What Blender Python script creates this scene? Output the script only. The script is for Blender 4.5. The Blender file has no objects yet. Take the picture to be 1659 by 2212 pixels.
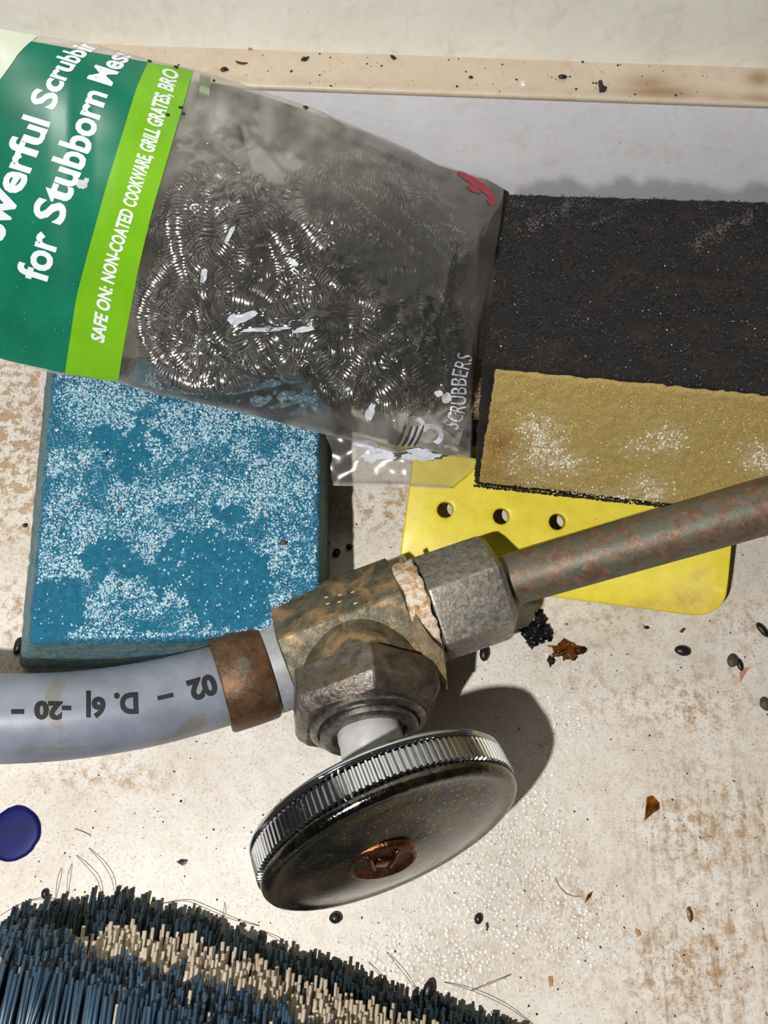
import bpy, bmesh, math, random
import numpy as np
from mathutils import Vector, noise as mnoise

# ------------------------------------------------------------------ camera, world, flash, exposure
# all lengths below are written in centimetres and turned into metres when a mesh is made
CM = 0.01
F, CX, CY = 1700.0, 829.5, 1106.0            # focal length and centre, in pixels of the 1659 x 2212 frame
HC, TH, PH = 18.5, math.radians(22), math.radians(2.06)
DV = np.array([0, math.sin(TH), -math.cos(TH)])
U0 = np.array([0, math.cos(TH), math.sin(TH)])
RV = math.cos(PH) * np.array([1.0, 0, 0]) + math.sin(PH) * U0
UV = -math.sin(PH) * np.array([1.0, 0, 0]) + math.cos(PH) * U0
CAM = np.array([0, 0, HC])
sc = bpy.context.scene
COL = sc.collection
cd = bpy.data.cameras.new('camera'); cam = bpy.data.objects.new('camera', cd); COL.objects.link(cam)
from mathutils import Matrix
cam.matrix_world = Matrix(((RV[0], UV[0], -DV[0], CAM[0] * CM), (RV[1], UV[1], -DV[1], CAM[1] * CM),
                           (RV[2], UV[2], -DV[2], CAM[2] * CM), (0, 0, 0, 1)))
cd.sensor_fit = 'VERTICAL'; cd.sensor_height = 24.0; cd.lens = 24.0 * F / 2212.0
cd.clip_start = 0.005; cd.clip_end = 20
sc.camera = cam
w = bpy.data.worlds.new('world'); sc.world = w; w.use_nodes = True
w.node_tree.nodes['Background'].inputs[0].default_value = (1.0, 0.94, 0.86, 1)
w.node_tree.nodes['Background'].inputs[1].default_value = 0.055
LP = CAM - 8.9 * RV - 1.6 * UV - 14.0 * DV     # phone flash, below and beside the lens
ld = bpy.data.lights.new('flash', 'POINT'); ld.energy = 4.4; ld.color = (1.0, 0.985, 0.965)
ld.shadow_soft_size = 0.38 * CM
lo = bpy.data.objects.new('flash', ld); lo.location = LP * CM; COL.objects.link(lo)
sc.view_settings.view_transform = 'Standard'; sc.view_settings.look = 'None'
sc.view_settings.exposure = 0.0; sc.view_settings.gamma = 1.0; sc.view_settings.use_curve_mapping = False
sc.cycles.max_bounces = 6; sc.cycles.diffuse_bounces = 2; sc.cycles.glossy_bounces = 4; sc.cycles.transparent_max_bounces = 14
sc.cycles.use_adaptive_sampling = True; sc.cycles.adaptive_threshold = 0.1; sc.cycles.adaptive_min_samples = 12
sc.cycles.caustics_reflective = False; sc.cycles.caustics_refractive = False
sc.cycles.use_denoising = True; sc.cycles.denoising_input_passes = 'RGB_ALBEDO'

rnd = random.Random(7)
nrng = np.random.default_rng(11)

# ------------------------------------------------------------------ geometry helpers
def P(px, py, z):
    v = DV * F + RV * (px - CX) + UV * (CY - py)
    return CAM + v * ((z - HC) / v[2])
def PY(px, py, y):
    v = DV * F + RV * (px - CX) + UV * (CY - py)
    return CAM + v * (y / v[1])
def PPL(px, py, p0, n):
    v = DV * F + RV * (px - CX) + UV * (CY - py)
    return CAM + v * (np.dot(p0 - CAM, n) / np.dot(v, n))
def proj(p):
    q = np.asarray(p, float) - CAM; Z = q @ DV
    return np.array([CX + F * (q @ RV) / Z, CY - F * (q @ UV) / Z])
def nrm(v):
    v = np.asarray(v, float); return v / np.linalg.norm(v)
def lerp(x, pts):
    xs = [p[0] for p in pts]; ys = [p[1] for p in pts]
    return float(np.interp(x, xs, ys))
def sm(x, a, b):
    t = min(1, max(0, (x - a) / (b - a))); return t * t * (3 - 2 * t)
def nz(p, s=1.0, off=0.0):
    return mnoise.noise(Vector((p[0] * s + off, p[1] * s + off * .7, (p[2] if len(p) > 2 else 0) * s - off)))
def fbm(p, s=1.0, o=4, off=0.0):
    a, r = 1.0, 0.0
    for i in range(o):
        r += a * nz(p, s, off); s *= 2.03; a *= .5
    return r

def segd(p, pts):
    best = 1e9
    for a, b in zip(pts[:-1], pts[1:]):
        ax, ay = a; bx, by = b; dx, dy = bx - ax, by - ay
        t = max(0, min(1, ((p[0] - ax) * dx + (p[1] - ay) * dy) / (dx * dx + dy * dy)))
        best = min(best, math.hypot(p[0] - ax - t * dx, p[1] - ay - t * dy))
    return best
def obj(name, V, Fc, mat, parent=None, base=None, smooth=True, attrs=None):
    """one mesh object; V in world centimetres, base = the origin (parent's base when parented)"""
    if parent is not None:
        base = parent['_b']
    V = np.asarray(V, float)
    if base is None:
        base = np.array([(V[:, 0].min() + V[:, 0].max()) / 2, (V[:, 1].min() + V[:, 1].max()) / 2, V[:, 2].min()])
    base = np.asarray([float(c) for c in base])
    me = bpy.data.meshes.new(name)
    me.from_pydata(((V - base) * CM).tolist(), [], [list(f) for f in Fc])
    me.update()
    if smooth:
        me.polygons.foreach_set('use_smooth', [True] * len(me.polygons))
    for k, a in (attrs or {}).items():
        at = me.attributes.new(k, 'FLOAT', 'POINT'); at.data.foreach_set('value', np.asarray(a, np.float32))
    me.materials.append(mat)
    o = bpy.data.objects.new(name, me); COL.objects.link(o)
    o['_b'] = [float(c) for c in base]
    if parent is not None:
        o.parent = parent
    else:
        o.location = base * CM
    return o
def empty(name, base):
    o = bpy.data.objects.new(name, None); COL.objects.link(o)
    o.empty_display_size = 0.01
    o.location = np.asarray(base, float) * CM; o['_b'] = [float(c) for c in base]
    return o
def tag(o, label, cat, group=None, kind=None):
    if label: o['label'] = label
    if cat: o['category'] = cat
    if group: o['group'] = group
    if kind: o['kind'] = kind
    return o
def sharp(o, ang=35):
    me = o.data
    bm = bmesh.new(); bm.from_mesh(me)
    for e in bm.edges:
        if len(e.link_faces) == 2 and e.calc_face_angle(0) > math.radians(ang): e.smooth = False
    bm.to_mesh(me); bm.free()
    return o

def grid_faces(nu, nv, wrap_u=False, wrap_v=False):
    f = []
    for i in range(nu if wrap_u else nu - 1):
        for j in range(nv if wrap_v else nv - 1):
            a = i * nv + j; b = ((i + 1) % nu) * nv + j
            c = ((i + 1) % nu) * nv + (j + 1) % nv; d = i * nv + (j + 1) % nv
            f.append((a, b, c, d))
    return f
def frame(axis, hint=(0, 0, 1)):
    a = nrm(axis); h = np.asarray(hint, float)
    e1 = nrm(h - a * np.dot(h, a)); e2 = np.cross(a, e1)
    return a, e1, e2
def lathe(c, axis, prof, n=64, hint=(0, 0, 1), mod=None):
    """prof: list of (radius, offset along axis)"""
    a, e1, e2 = frame(axis, hint); V = []
    for k, (r, h) in enumerate(prof):
        for i in range(n):
            t = 2 * math.pi * i / n
            rr = r if mod is None else mod(r, h, t, k, i)
            V.append(np.asarray(c) + a * h + (e1 * math.cos(t) + e2 * math.sin(t)) * rr)
    Fc = [(i + k * n, (i + 1) % n + k * n, (i + 1) % n + (k + 1) * n, i + (k + 1) * n) for k in range(len(prof) - 1) for i in range(n)]
    return V, Fc
def tube(pts, radii, n=24, caps=True):
    pts = [np.asarray(p, float) for p in pts]; V = []; e1 = None
    for k, p in enumerate(pts):
        t = nrm(pts[min(k + 1, len(pts) - 1)] - pts[max(k - 1, 0)])
        if e1 is None:
            e1 = frame(t, (0, 0, 1) if abs(t[2]) < .9 else (1, 0, 0))[1]
        e1 = nrm(e1 - t * np.dot(e1, t)); e2 = np.cross(t, e1)
        r = radii[k] if hasattr(radii, '__len__') else radii
        for i in range(n):
            a = 2 * math.pi * i / n
            V.append(p + (e1 * math.cos(a) + e2 * math.sin(a)) * r)
    m = len(pts)
    Fc = [(i + k * n, (i + 1) % n + k * n, (i + 1) % n + (k + 1) * n, i + (k + 1) * n) for k in range(m - 1) for i in range(n)]
    if caps:
        Fc.append(tuple(range(n - 1, -1, -1))); Fc.append(tuple(range((m - 1) * n, m * n)))
    return V, Fc
def prism(c, axis, poly, stations, hint=(0, 0, 1)):
    """poly: (x,y) in the plane across the axis; stations: (offset, scale)"""
    a, e1, e2 = frame(axis, hint); V = []; n = len(poly)
    for h, s in stations:
        for x, y in poly:
            V.append(np.asarray(c) + a * h + (e1 * x + e2 * y) * s)
    m = len(stations)
    Fc = [(i + k * n, (i + 1) % n + k * n, (i + 1) % n + (k + 1) * n, i + (k + 1) * n) for k in range(m - 1) for i in range(n)]
    Fc.append(tuple(range(n - 1, -1, -1))); Fc.append(tuple(range((m - 1) * n, m * n)))
    return V, Fc
def rounded_poly(n, r, rot=0.0, c=0.12, seg=3):
    """n-gon with rounded corners; r = corner radius from the centre, c = rounding fraction"""
    cs = [np.array([r * math.cos(rot + 2 * math.pi * i / n), r * math.sin(rot + 2 * math.pi * i / n)]) for i in range(n)]
    out = []
    for i in range(n):
        p, a, b = cs[i], cs[i - 1], cs[(i + 1) % n]
        q0 = p + (a - p) * c; q1 = p + (b - p) * c
        for k in range(seg + 1):
            t = k / seg
            out.append(tuple(q0 * (1 - t) ** 2 + p * 2 * t * (1 - t) + q1 * t * t))
    return out
def rbox(c8, dims, r, res, jitter=0.0, js=6.0):
    """rounded box through eight corners: c8[k] with bits x,y,z; dims = rough size; res = cells per axis"""
    V = []; idx = {}; Fc = []
    c8 = [np.asarray(c, float) for c in c8]
    def coords(n, d):
        e = r / d
        a = [0, e * .3, e] + list(np.linspace(e, 1 - e, max(2, n))[1:-1]) + [1 - e, 1 - e * .3, 1]
        return a
    cs = [coords(res[k], dims[k]) for k in range(3)]
    def vert(i, j, k):
        key = (i, j, k)
        if key in idx: return idx[key]
        p = np.array([cs[0][i] * dims[0], cs[1][j] * dims[1], cs[2][k] * dims[2]])
        inn = np.array([min(max(p[q], r), dims[q] - r) for q in range(3)])
        dv = p - inn; L = np.linalg.norm(dv)
        if L > 1e-9:
            # push out to a sphere of radius r
            p = inn + dv / L * r
        u, v, ww = p / np.asarray(dims)
        q = np.zeros(3)
        for b in range(8):
            wx = u if b & 1 else 1 - u; wy = v if b & 2 else 1 - v; wz = ww if b & 4 else 1 - ww
            q = q + c8[b] * (wx * wy * wz)
        if jitter:
            q = q + np.array([nz(q, js, 3), nz(q, js, 9), nz(q, js, 17)]) * jitter
        idx[key] = len(V); V.append(q); return idx[key]
    N = [len(c) - 1 for c in cs]
    for i in range(N[0]):
        for j in range(N[1]):
            Fc.append((vert(i, j, 0), vert(i, j + 1, 0), vert(i + 1, j + 1, 0), vert(i + 1, j, 0)))
            Fc.append((vert(i, j, N[2]), vert(i + 1, j, N[2]), vert(i + 1, j + 1, N[2]), vert(i, j + 1, N[2])))
    for i in range(N[0]):
        for k in range(N[2]):
            Fc.append((vert(i, 0, k), vert(i + 1, 0, k), vert(i + 1, 0, k + 1), vert(i, 0, k + 1)))
            Fc.append((vert(i, N[1], k), vert(i, N[1], k + 1), vert(i + 1, N[1], k + 1), vert(i + 1, N[1], k)))
    for j in range(N[1]):
        for k in range(N[2]):
            Fc.append((vert(0, j, k), vert(0, j, k + 1), vert(0, j + 1, k + 1), vert(0, j + 1, k)))
            Fc.append((vert(N[0], j, k), vert(N[0], j + 1, k), vert(N[0], j + 1, k + 1), vert(N[0], j, k + 1)))
    return V, Fc
def box(x0, x1, y0, y1, z0, z1):
    V = [(x, y, z) for z in (z0, z1) for y in (y0, y1) for x in (x0, x1)]
    return V, [(0, 2, 3, 1), (4, 5, 7, 6), (0, 1, 5, 4), (2, 6, 7, 3), (0, 4, 6, 2), (1, 3, 7, 5)]
_ico = None
def ico(sub=2):
    bm = bmesh.new(); bmesh.ops.create_icosphere(bm, subdivisions=sub, radius=1)
    V = np.array([v.co[:] for v in bm.verts]); Fc = [[v.index for v in f.verts] for f in bm.faces]; bm.free()
    return V, Fc
ICO1, ICO2, ICO3 = ico(1), ico(2), ico(3)
OCT = (np.array([(1, 0, 0), (-1, 0, 0), (0, 1, 0), (0, -1, 0), (0, 0, 1), (0, 0, -1)], float),
       np.array([(0, 2, 4), (2, 1, 4), (1, 3, 4), (3, 0, 4), (2, 0, 5), (1, 2, 5), (3, 1, 5), (0, 3, 5)]))
def grains(points, sizes, seed=1, flat=1.0):
    """many tiny crystals joined: each an octahedron of random shape and turn"""
    g = np.random.default_rng(seed); n = len(points)
    pts = np.asarray(points, float); sz = np.asarray(sizes, float)
    sh = OCT[0][None] * g.uniform(.55, 1.2, (n, 6, 1))
    q = g.normal(size=(n, 4)); q /= np.linalg.norm(q, axis=1)[:, None]
    w_, x, y, z = q.T
    Rm = np.stack([1 - 2 * (y * y + z * z), 2 * (x * y - z * w_), 2 * (x * z + y * w_), 2 * (x * y + z * w_), 1 - 2 * (x * x + z * z), 2 * (y * z - x * w_),
                   2 * (x * z - y * w_), 2 * (y * z + x * w_), 1 - 2 * (x * x + y * y)], 1).reshape(n, 3, 3)
    v = np.einsum('nij,nkj->nki', Rm, sh) * sz[:, None, None]
    v[:, :, 2] *= flat
    V = (v + pts[:, None, :]).reshape(-1, 3)
    Fc = (OCT[1][None] + (np.arange(n) * 6)[:, None, None]).reshape(-1, 3)
    return V, Fc.tolist()

# ------------------------------------------------------------------ material helper
class Mat:
    def __init__(s, name, flat=False, **kw):
        s.m = bpy.data.materials.new(name); s.m.use_nodes = True; s.t = s.m.node_tree
        s.b = s.t.nodes['Principled BSDF']; s.out = s.t.nodes['Material Output']
        for k, v in kw.items(): s.set(k, v)
        s.flat = flat
    def set(s, k, v):
        k = {'rough': 'Roughness', 'metal': 'Metallic', 'color': 'Base Color', 'ior': 'IOR', 'spec': 'Specular IOR Level', 'coat': 'Coat Weight',
             'coat_rough': 'Coat Roughness', 'alpha': 'Alpha', 'normal': 'Normal', 'trans': 'Transmission Weight', 'sss': 'Subsurface Weight'}.get(k, k)
        i = s.b.inputs[k]
        s._in(i, v)
    def _in(s, i, v):
        if hasattr(v, 'is_output') or isinstance(v, bpy.types.NodeSocket): s.t.links.new(v, i)
        elif isinstance(v, tuple) and len(v) == 3 and i.type == 'RGBA': i.default_value = (*v, 1)
        else: i.default_value = v
    def node(s, ty, props=None, ins=None):
        n = s.t.nodes.new(ty)
        for k, v in (props or {}).items(): setattr(n, k, v)
        for k, v in (ins or {}).items(): s._in(n.inputs[k], v)
        return n
    def co(s, scale=(1, 1, 1), rotz=0.0):
        tc = s.node('ShaderNodeTexCoord')
        mp = s.node('ShaderNodeMapping', ins={'Vector': tc.outputs['Object']})
        mp.inputs['Scale'].default_value = tuple(100.0 * c for c in scale); mp.inputs['Rotation'].default_value = (0, 0, rotz)
        return mp.outputs[0]
    def noise(s, scale, detail=4, rough=.55, co=None, dist=0.0, out='Fac'):
        n = s.node('ShaderNodeTexNoise', {'noise_dimensions': '2D' if s.flat else '3D'}, {'Vector': co or s.co(), 'Scale': scale, 'Detail': min(detail, 4), 'Roughness': rough, 'Distortion': dist})
        return n.outputs[out]
    def voro(s, scale, co=None, feature='F1', out='Distance', rnd=1.0):
        n = s.node('ShaderNodeTexVoronoi', {'voronoi_dimensions': '2D' if s.flat else '3D', 'feature': feature}, {'Vector': co or s.co(), 'Scale': scale, 'Randomness': rnd})
        return n.outputs[out]
    def ramp(s, fac, stops, interp='LINEAR'):
        n = s.node('ShaderNodeValToRGB', ins={'Fac': fac}); r = n.color_ramp; r.interpolation = interp
        while len(r.elements) < len(stops): r.elements.new(0.5)
        for e, (p, c) in zip(r.elements, stops):
            e.position = p; e.color = (*c, 1) if isinstance(c, tuple) else (c, c, c, 1)
        return n.outputs[0]
    def mix(s, fac, a, b, blend='MIX'):
        n = s.node('ShaderNodeMix', {'data_type': 'RGBA', 'blend_type': blend})
        s._in(n.inputs[0], fac); s._in(n.inputs[6], a); s._in(n.inputs[7], b)
        return n.outputs[2]
    def math(s, op, a, b=None, c=None):
        n = s.node('ShaderNodeMath', {'operation': op})
        s._in(n.inputs[0], a)
        if b is not None: s._in(n.inputs[1], b)
        if c is not None: s._in(n.inputs[2], c)
        return n.outputs[0]
    def attr(s, name):
        return s.node('ShaderNodeAttribute', {'attribute_name': name}).outputs['Fac']
    def bump(s, h, strength=.5, dist=0.02, normal=None):
        n = s.node('ShaderNodeBump', ins={'Height': h, 'Strength': strength, 'Distance': dist * CM})
        if normal is not None: s._in(n.inputs['Normal'], normal)
        return n.outputs[0]

def srgb(r, g, b):
    f = lambda c: c / 255 / 12.92 if c / 255 <= .04045 else ((c / 255 + .055) / 1.055) ** 2.4
    return (f(r), f(g), f(b))
def plain(name, color, rough=.5, metal=0.0, vary=.25, scale=6.0, bump=0.0, bscale=30, spec=.5):
    m = Mat(name, rough=rough, metal=metal, spec=spec)
    n = m.noise(scale, 5, .6)
    d = tuple(c * (1 - vary) for c in color); l = tuple(min(1, c * (1 + vary)) for c in color)
    m.set('color', m.ramp(n, [(.3, d), (.7, l)]))
    if bump: m.set('normal', m.bump(m.noise(bscale, 4), bump, .02))
    return m.m

# floor paint: off white, blotched brown, peppered, sparkling where damp
def mat_floor():
    m = Mat('dirty_white_paint', flat=True, spec=.5)
    co = m.co()
    base = m.ramp(m.noise(.55, 6, .6), [(.3, srgb(220, 211, 197)), (.7, srgb(234, 228, 218))])
    blot = m.ramp(m.noise(3.4, 6, .74, dist=.12), [(.46, 0.0), (.66, 1.0)])
    st = m.attr('stain')
    amt = m.math('MULTIPLY', blot, m.math('MULTIPLY_ADD', st, 1.1, .2))
    c = m.mix(m.math('MINIMUM', amt, .85), base, srgb(178, 146, 108))
    fine = m.ramp(m.noise(13, 5, .7), [(.56, 0.0), (.72, 1.0)])
    c = m.mix(m.math('MULTIPLY', fine, m.math('MULTIPLY_ADD', st, .45, .4)), c, srgb(138, 106, 72))
    streak = m.ramp(m.noise(2.6, 6, .65, co=m.co((1.6, .22, 1), .12)), [(.46, 0.0), (.7, 1.0)])
    streak = m.math('MULTIPLY', streak, m.ramp(m.noise(5, 7, .75), [(.38, .1), (.6, 1.0)]))
    c = m.mix(m.math('MULTIPLY', m.math('MULTIPLY', streak, m.attr('streak')), .8), c, srgb(150, 112, 66))
    pep = m.ramp(m.voro(6.5), [(.0, 1.0), (.06, .9), (.11, 0.0)])
    pepm = m.ramp(m.noise(1.3, 3, .6), [(.42, 0.0), (.56, 1.0)])
    c = m.mix(m.math('MULTIPLY', m.math('MULTIPLY', pep, pepm), .55), c, srgb(58, 42, 30))
    pep2 = m.ramp(m.voro(17), [(.0, 1.0), (.1, .8), (.17, 0.0)])
    pepm2 = m.ramp(m.noise(1.9, 3, .6), [(.42, 0.0), (.58, 1.0)])
    c = m.mix(m.math('MULTIPLY', m.math('MULTIPLY', pep2, pepm2), .38), c, srgb(84, 64, 46))
    m.set('color', c)
    wet = m.attr('wet')
    m.set('rough', m.math('MULTIPLY_ADD', wet, -.34, .5))
    m.set('spec', m.math('MULTIPLY_ADD', wet, .5, .5))
    hb = m.noise(30, 1, .5)
    n1 = m.bump(hb, .14, .02)
    vd = m.voro(11); dome = m.math('MULTIPLY', vd, vd)
    pick = m.ramp(m.noise(5, 3, .6), [(.46, 0.0), (.54, 1.0)])
    m.set('normal', m.bump(dome, m.math('MULTIPLY', wet, pick), .045, normal=n1))
    return m.m
def mat_wall(name, a, b, dirt):
    m = Mat(name, rough=.45)
    c = m.ramp(m.noise(.7, 6, .6), [(.3, a), (.7, b)])
    c = m.mix(m.ramp(m.noise(1.4, 6, .7, dist=.4), [(.5, 0.0), (.75, dirt)]), c, srgb(190, 160, 120))
    c = m.mix(m.math('MULTIPLY', m.attr('stain'), .8), c, srgb(150, 112, 66))
    c = m.mix(m.math('MULTIPLY', m.attr('damp'), .75), c, srgb(140, 138, 140))
    pep = m.ramp(m.voro(2.6), [(.0, 1.0), (.035, .9), (.06, 0.0)])
    c = m.mix(m.math('MULTIPLY', pep, m.ramp(m.noise(.9), [(.48, 0.0), (.58, .85)])), c, srgb(60, 48, 40))
    m.set('color', c)
    m.set('normal', m.bump(m.noise(5, 6, .65), .14, .06))
    return m.m

# ------------------------------------------------------------------ the setting
YS, ZS, YW = 15.8, 5.36, 16.92           # step face, ledge height, wall behind the ledge
def blobmask(px, py, blobs):
    r = 0.0
    for (x, y, rx, ry, a) in blobs:
        dd = ((px - x) / rx) ** 2 + ((py - y) / ry) ** 2
        r = max(r, a * math.exp(-dd * 1.2))
    return r
FL_STAIN_SHADE = [(1500, 2080, 160, 140, .9), (1520, 1800, 130, 150, .8), (1480, 1520, 170, 90, .7), (850, 1100, 120, 60, .9), (40, 950, 90, 220, 1.7), (35, 1330, 50, 90, .9),  # left-edge blob beside the blue sponge paints light falloff along with dirt
         (1300, 1350, 150, 60, .45), (1240, 1960, 90, 120, .5), (230, 1680, 160, 40, .7), (20, 1450, 60, 30, 1.0), (1620, 1350, 90, 70, .6), (700, 1120, 40, 80, .8), (1050, 800, 90, 120, .8), (1330, 1500, 140, 80, .4), (900, 2080, 300, 80, .1)]
FL_WET = [(1100, 1850, 170, 260, 1.0), (1200, 1560, 150, 120, .6), (950, 2080, 180, 90, .8), (1250, 2020, 140, 130, .7), (730, 1170, 50, 60, .7), (1180, 1400, 110, 60, .7)]
def build_setting():
    nx, ny = 200, 170
    xs = np.concatenate([[-30, -20], np.linspace(-13, 13, nx - 4), [20, 30]]); ys = np.concatenate([[-9.5, -7.5], np.linspace(-6, YS + .5, ny - 2)])
    V = []; st = []; wt = []; sk = []
    for x in xs:
        for y in ys:
            V.append((x, y, 0.0)); px, py = proj((x, y, 0))
            st.append(blobmask(px, py, FL_STAIN_SHADE)); wt.append(blobmask(px, py, FL_WET))
            sk.append(sm(px, 1280, 1450) * sm(py, 1550, 1750) if y > -7 else .4)
    o = obj('floor', V, grid_faces(len(xs), len(ys)), mat_floor(), base=(0, 0, 0), attrs={'stain': st, 'wet': wt, 'streak': sk})
    tag(o, 'dirty off-white painted cabinet floor with brown stains', 'floor', kind='structure')
    # step in front of the wall
    mw = mat_wall('step_paint', srgb(238, 238, 242), srgb(248, 248, 250), .25)
    xs2 = np.concatenate([[-30], np.linspace(-12, 12, 120), [30]]); zs2 = np.concatenate([np.linspace(0, ZS - .12, 40), [ZS - .04]])
    V = []; dm = []; s2 = []
    for x in xs2:
        for z in zs2:
            V.append((x, YS, z)); px, py = proj((x, YS, z))
            e = 395 + 28 * nz((px / 90, 2.2, 0)) + 18 * nz((px / 35, 5.2, 0)) + (px - 1250) * .04
            dm.append(sm(py, e - 14, e + 6) * .75 * (1 if px > 1120 else .2)); s2.append(0)
    n = len(V)
    F2 = [tuple(reversed(f)) for f in grid_faces(len(xs2), len(zs2))]
    o = obj('baseboard_back', V, F2, mw, base=(0, YS, 0), attrs={'damp': dm, 'stain': s2})
    tag(o, 'white painted step face below the dirty ledge', 'baseboard', kind='structure')
    # ledge slab with a thin bright lip
    ml = mat_wall('ledge_paint', srgb(208, 192, 168), srgb(220, 206, 186), .5)
    V = []; s2 = []; dm = []
    ysl = list(np.linspace(YS + .02, YW + .3, 24)); xs3 = np.concatenate([[-30], np.linspace(-12, 12, 160), [30]])
    for x in xs3:
        prof = [(YS, ZS - .16), (YS - .03, ZS - .1), (YS - .03, ZS - .03)] + [(y, ZS) for y in ysl]
        for k, (y, z) in enumerate(prof):
            V.append((x, y, z)); px, py = proj((x, y, z))
            front = math.exp(-((y - YS - .12) / .16) ** 2) * (.25 + .75 * sm(px, 1250, 1600)) * (.6 + .8 * nz((x * 1.5, 3, 0)))
            s2.append(min(1, max(0, front * .9 + blobmask(px, py, [(1400, 180, 60, 20, .8), (1640, 170, 30, 18, 1.0), (1420, 195, 90, 14, .8)]))) if k > 2 else 0.0); dm.append(0)
    o = obj('trim_1', V, [tuple(reversed(f)) for f in grid_faces(len(xs3), len(ysl) + 3)], ml, base=(0, YS, ZS), attrs={'stain': s2, 'damp': dm})
    tag(o, 'narrow tan dirt-stained ledge below the white wall', 'ledge', kind='structure')
    mv = mat_wall('wall_paint', srgb(228, 227, 214), srgb(242, 241, 232), .3)
    xs4 = np.linspace(-30, 30, 80); zs4 = np.linspace(ZS, 32, 40)
    V = [(x, YW + .02 * nz((x * .4, z * .4, 1)), z) for x in xs4 for z in zs4]
    o = obj('wall_back', V, [tuple(reversed(f)) for f in grid_faces(80, 40)], mv, base=(0, YW, ZS), attrs={'stain': [0] * len(V), 'damp': [0] * len(V)})
    tag(o, 'scuffed cream-white cabinet wall above the ledge', 'wall', kind='structure')
build_setting()

# ------------------------------------------------------------------ blue sanding sponge with white residue
BARE = [(275, 965, 55, 45, -.15), (295, 1005, 30, 28, .2), (245, 930, 30, 25, 0), (240, 1200, 50, 38, 0), (330, 1240, 52, 40, 0), (285, 1222, 50, 36, 0), (490, 1250, 95, 80, 0), (415, 1200, 45, 40, 0), (540, 1290, 60, 60, 0),
        (105, 1310, 75, 60, 0), (85, 1370, 70, 40, 0), (325, 1352, 26, 16, 0), (440, 1330, 36, 26, 0), (520, 1335, 50, 40, 0), (500, 1110, 28, 18, 0)]
def bare_at(px, py):
    r = 0
    jx = 44 * nz((px / 50, py / 50, 1.5)) + 18 * nz((px / 14, py / 14, 4.5)); jy = 44 * nz((px / 50, py / 50, 7.5)) + 18 * nz((px / 14, py / 14, 8.5))
    for (x, y, rx, ry, rot) in BARE:
        dd = math.hypot((px + jx - x) / rx, (py + jy - y) / ry)
        r = max(r, sm(1.12 - dd, 0, .16))
    return r
def build_blue_sponge():
    zt = 2.5
    A, B = P(62, 1388, zt), P(690, 1375, zt)       # front top
    C_, D_ = P(118, 770, zt), P(690, 770, zt)     # back top (under the bag)
    dn = np.array([0, 0, -zt])
    lo = lambda p, dx, dy: np.array([p[0] + dx, p[1] + dy, 0.02])
    c8 = [P(40, 1446, .02), lo(B, .1, -.1), P(102, 782, .02), lo(D_, .08, 0), A, B, C_, D_]
    V, Fc = rbox(c8, (6.0, 6.8, 2.5), .12, (110, 110, 18), .035, 5)
    base = np.mean(c8[:4], axis=0)
    t = empty('sanding_sponge', base)
    tag(t, 'blue sanding sponge crusted with white residue beside the grey tube', 'sponge')
    bare = [bare_at(*proj(v)) if v[2] > zt - .4 else .4 for v in V]
    m = Mat('blue_abrasive', rough=.55, spec=.4)
    c = m.ramp(m.noise(9, 5, .7), [(.3, srgb(2, 80, 110)), (.7, srgb(14, 116, 148))])
    c = m.mix(m.ramp(m.noise(30, 3, .6), [(.62, 0.0), (.72, .6)]), c, srgb(110, 170, 190))
    gr = m.ramp(m.voro(22, out='Distance'), [(.15, 1.0), (.42, 0.0)])
    cov = m.math('MULTIPLY', m.math('SUBTRACT', 1.0, m.attr('bare')), m.ramp(m.noise(4.5, 6, .7), [(.36, .12), (.56, 1.0)]))
    c = m.mix(m.math('MULTIPLY', m.math('MULTIPLY', gr, cov), .85), c, srgb(186, 214, 226))
    c = m.mix(m.math('MULTIPLY', m.attr('side'), m.ramp(m.noise(6, 6, .7), [(.35, .0), (.65, .7)])), c, srgb(142, 150, 120))
    m.set('color', c)
    m.set('normal', m.bump(m.noise(34, 4, .7), .8, .03))
    side = [sm(-(v[2] - zt + .1), 0, .25) for v in V]
    obj('foam_block', V, Fc, m.m, parent=t, attrs={'bare': bare, 'side': side})
    pts, sz = [], []
    while len(pts) < 17000:
        u, v = rnd.random(), rnd.random()
        p = (A * (1 - u) + B * u) * (1 - v) + (C_ * (1 - u) + D_ * u) * v
        px, py = proj(p)
        if py < 800: continue
        d = .62 + 1.1 * fbm(p, 1.5, 4, 3.1) + .5 * nz(p, 5.0, 6.6)
        if bare_at(px, py) > rnd.random() * .9 + .06: d = .04
        if rnd.random() > d: continue
        if u < .012 or u > .99 or v < .01: continue
        pts.append(p + np.array([0, 0, -.015 + .03 * rnd.random()])); sz.append(.018 + .028 * rnd.random() ** 2)
    V2, F2 = grains(pts, sz, 5)
    g = plain('white_mineral_grains', srgb(176, 206, 222), .35, vary=.45, scale=25)
    o = obj('mineral_crust', V2, F2, g, parent=t, smooth=False); o['kind'] = 'stuff'
    # specks stuck to the crust
    for (x, y, s, cl) in [(612, 1172, .1, (90, 64, 50)), (262, 1102, .06, (120, 90, 70)), (575, 1112, .07, (205, 180, 160)), (195, 935, .06, (225, 220, 190)), (258, 1262, .07, (96, 100, 60)), (230, 979, .04, (20, 24, 30)), (533, 1022, .05, (235, 238, 235))]:
        V3 = ICO1[0] * np.array([s, s * .7, s * .5]) + P(x, y, zt + .03)
        obj('stuck_crumb', V3, ICO1[1], plain('crumb_%d' % x, srgb(*cl), .6), parent=t)
build_blue_sponge()

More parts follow.
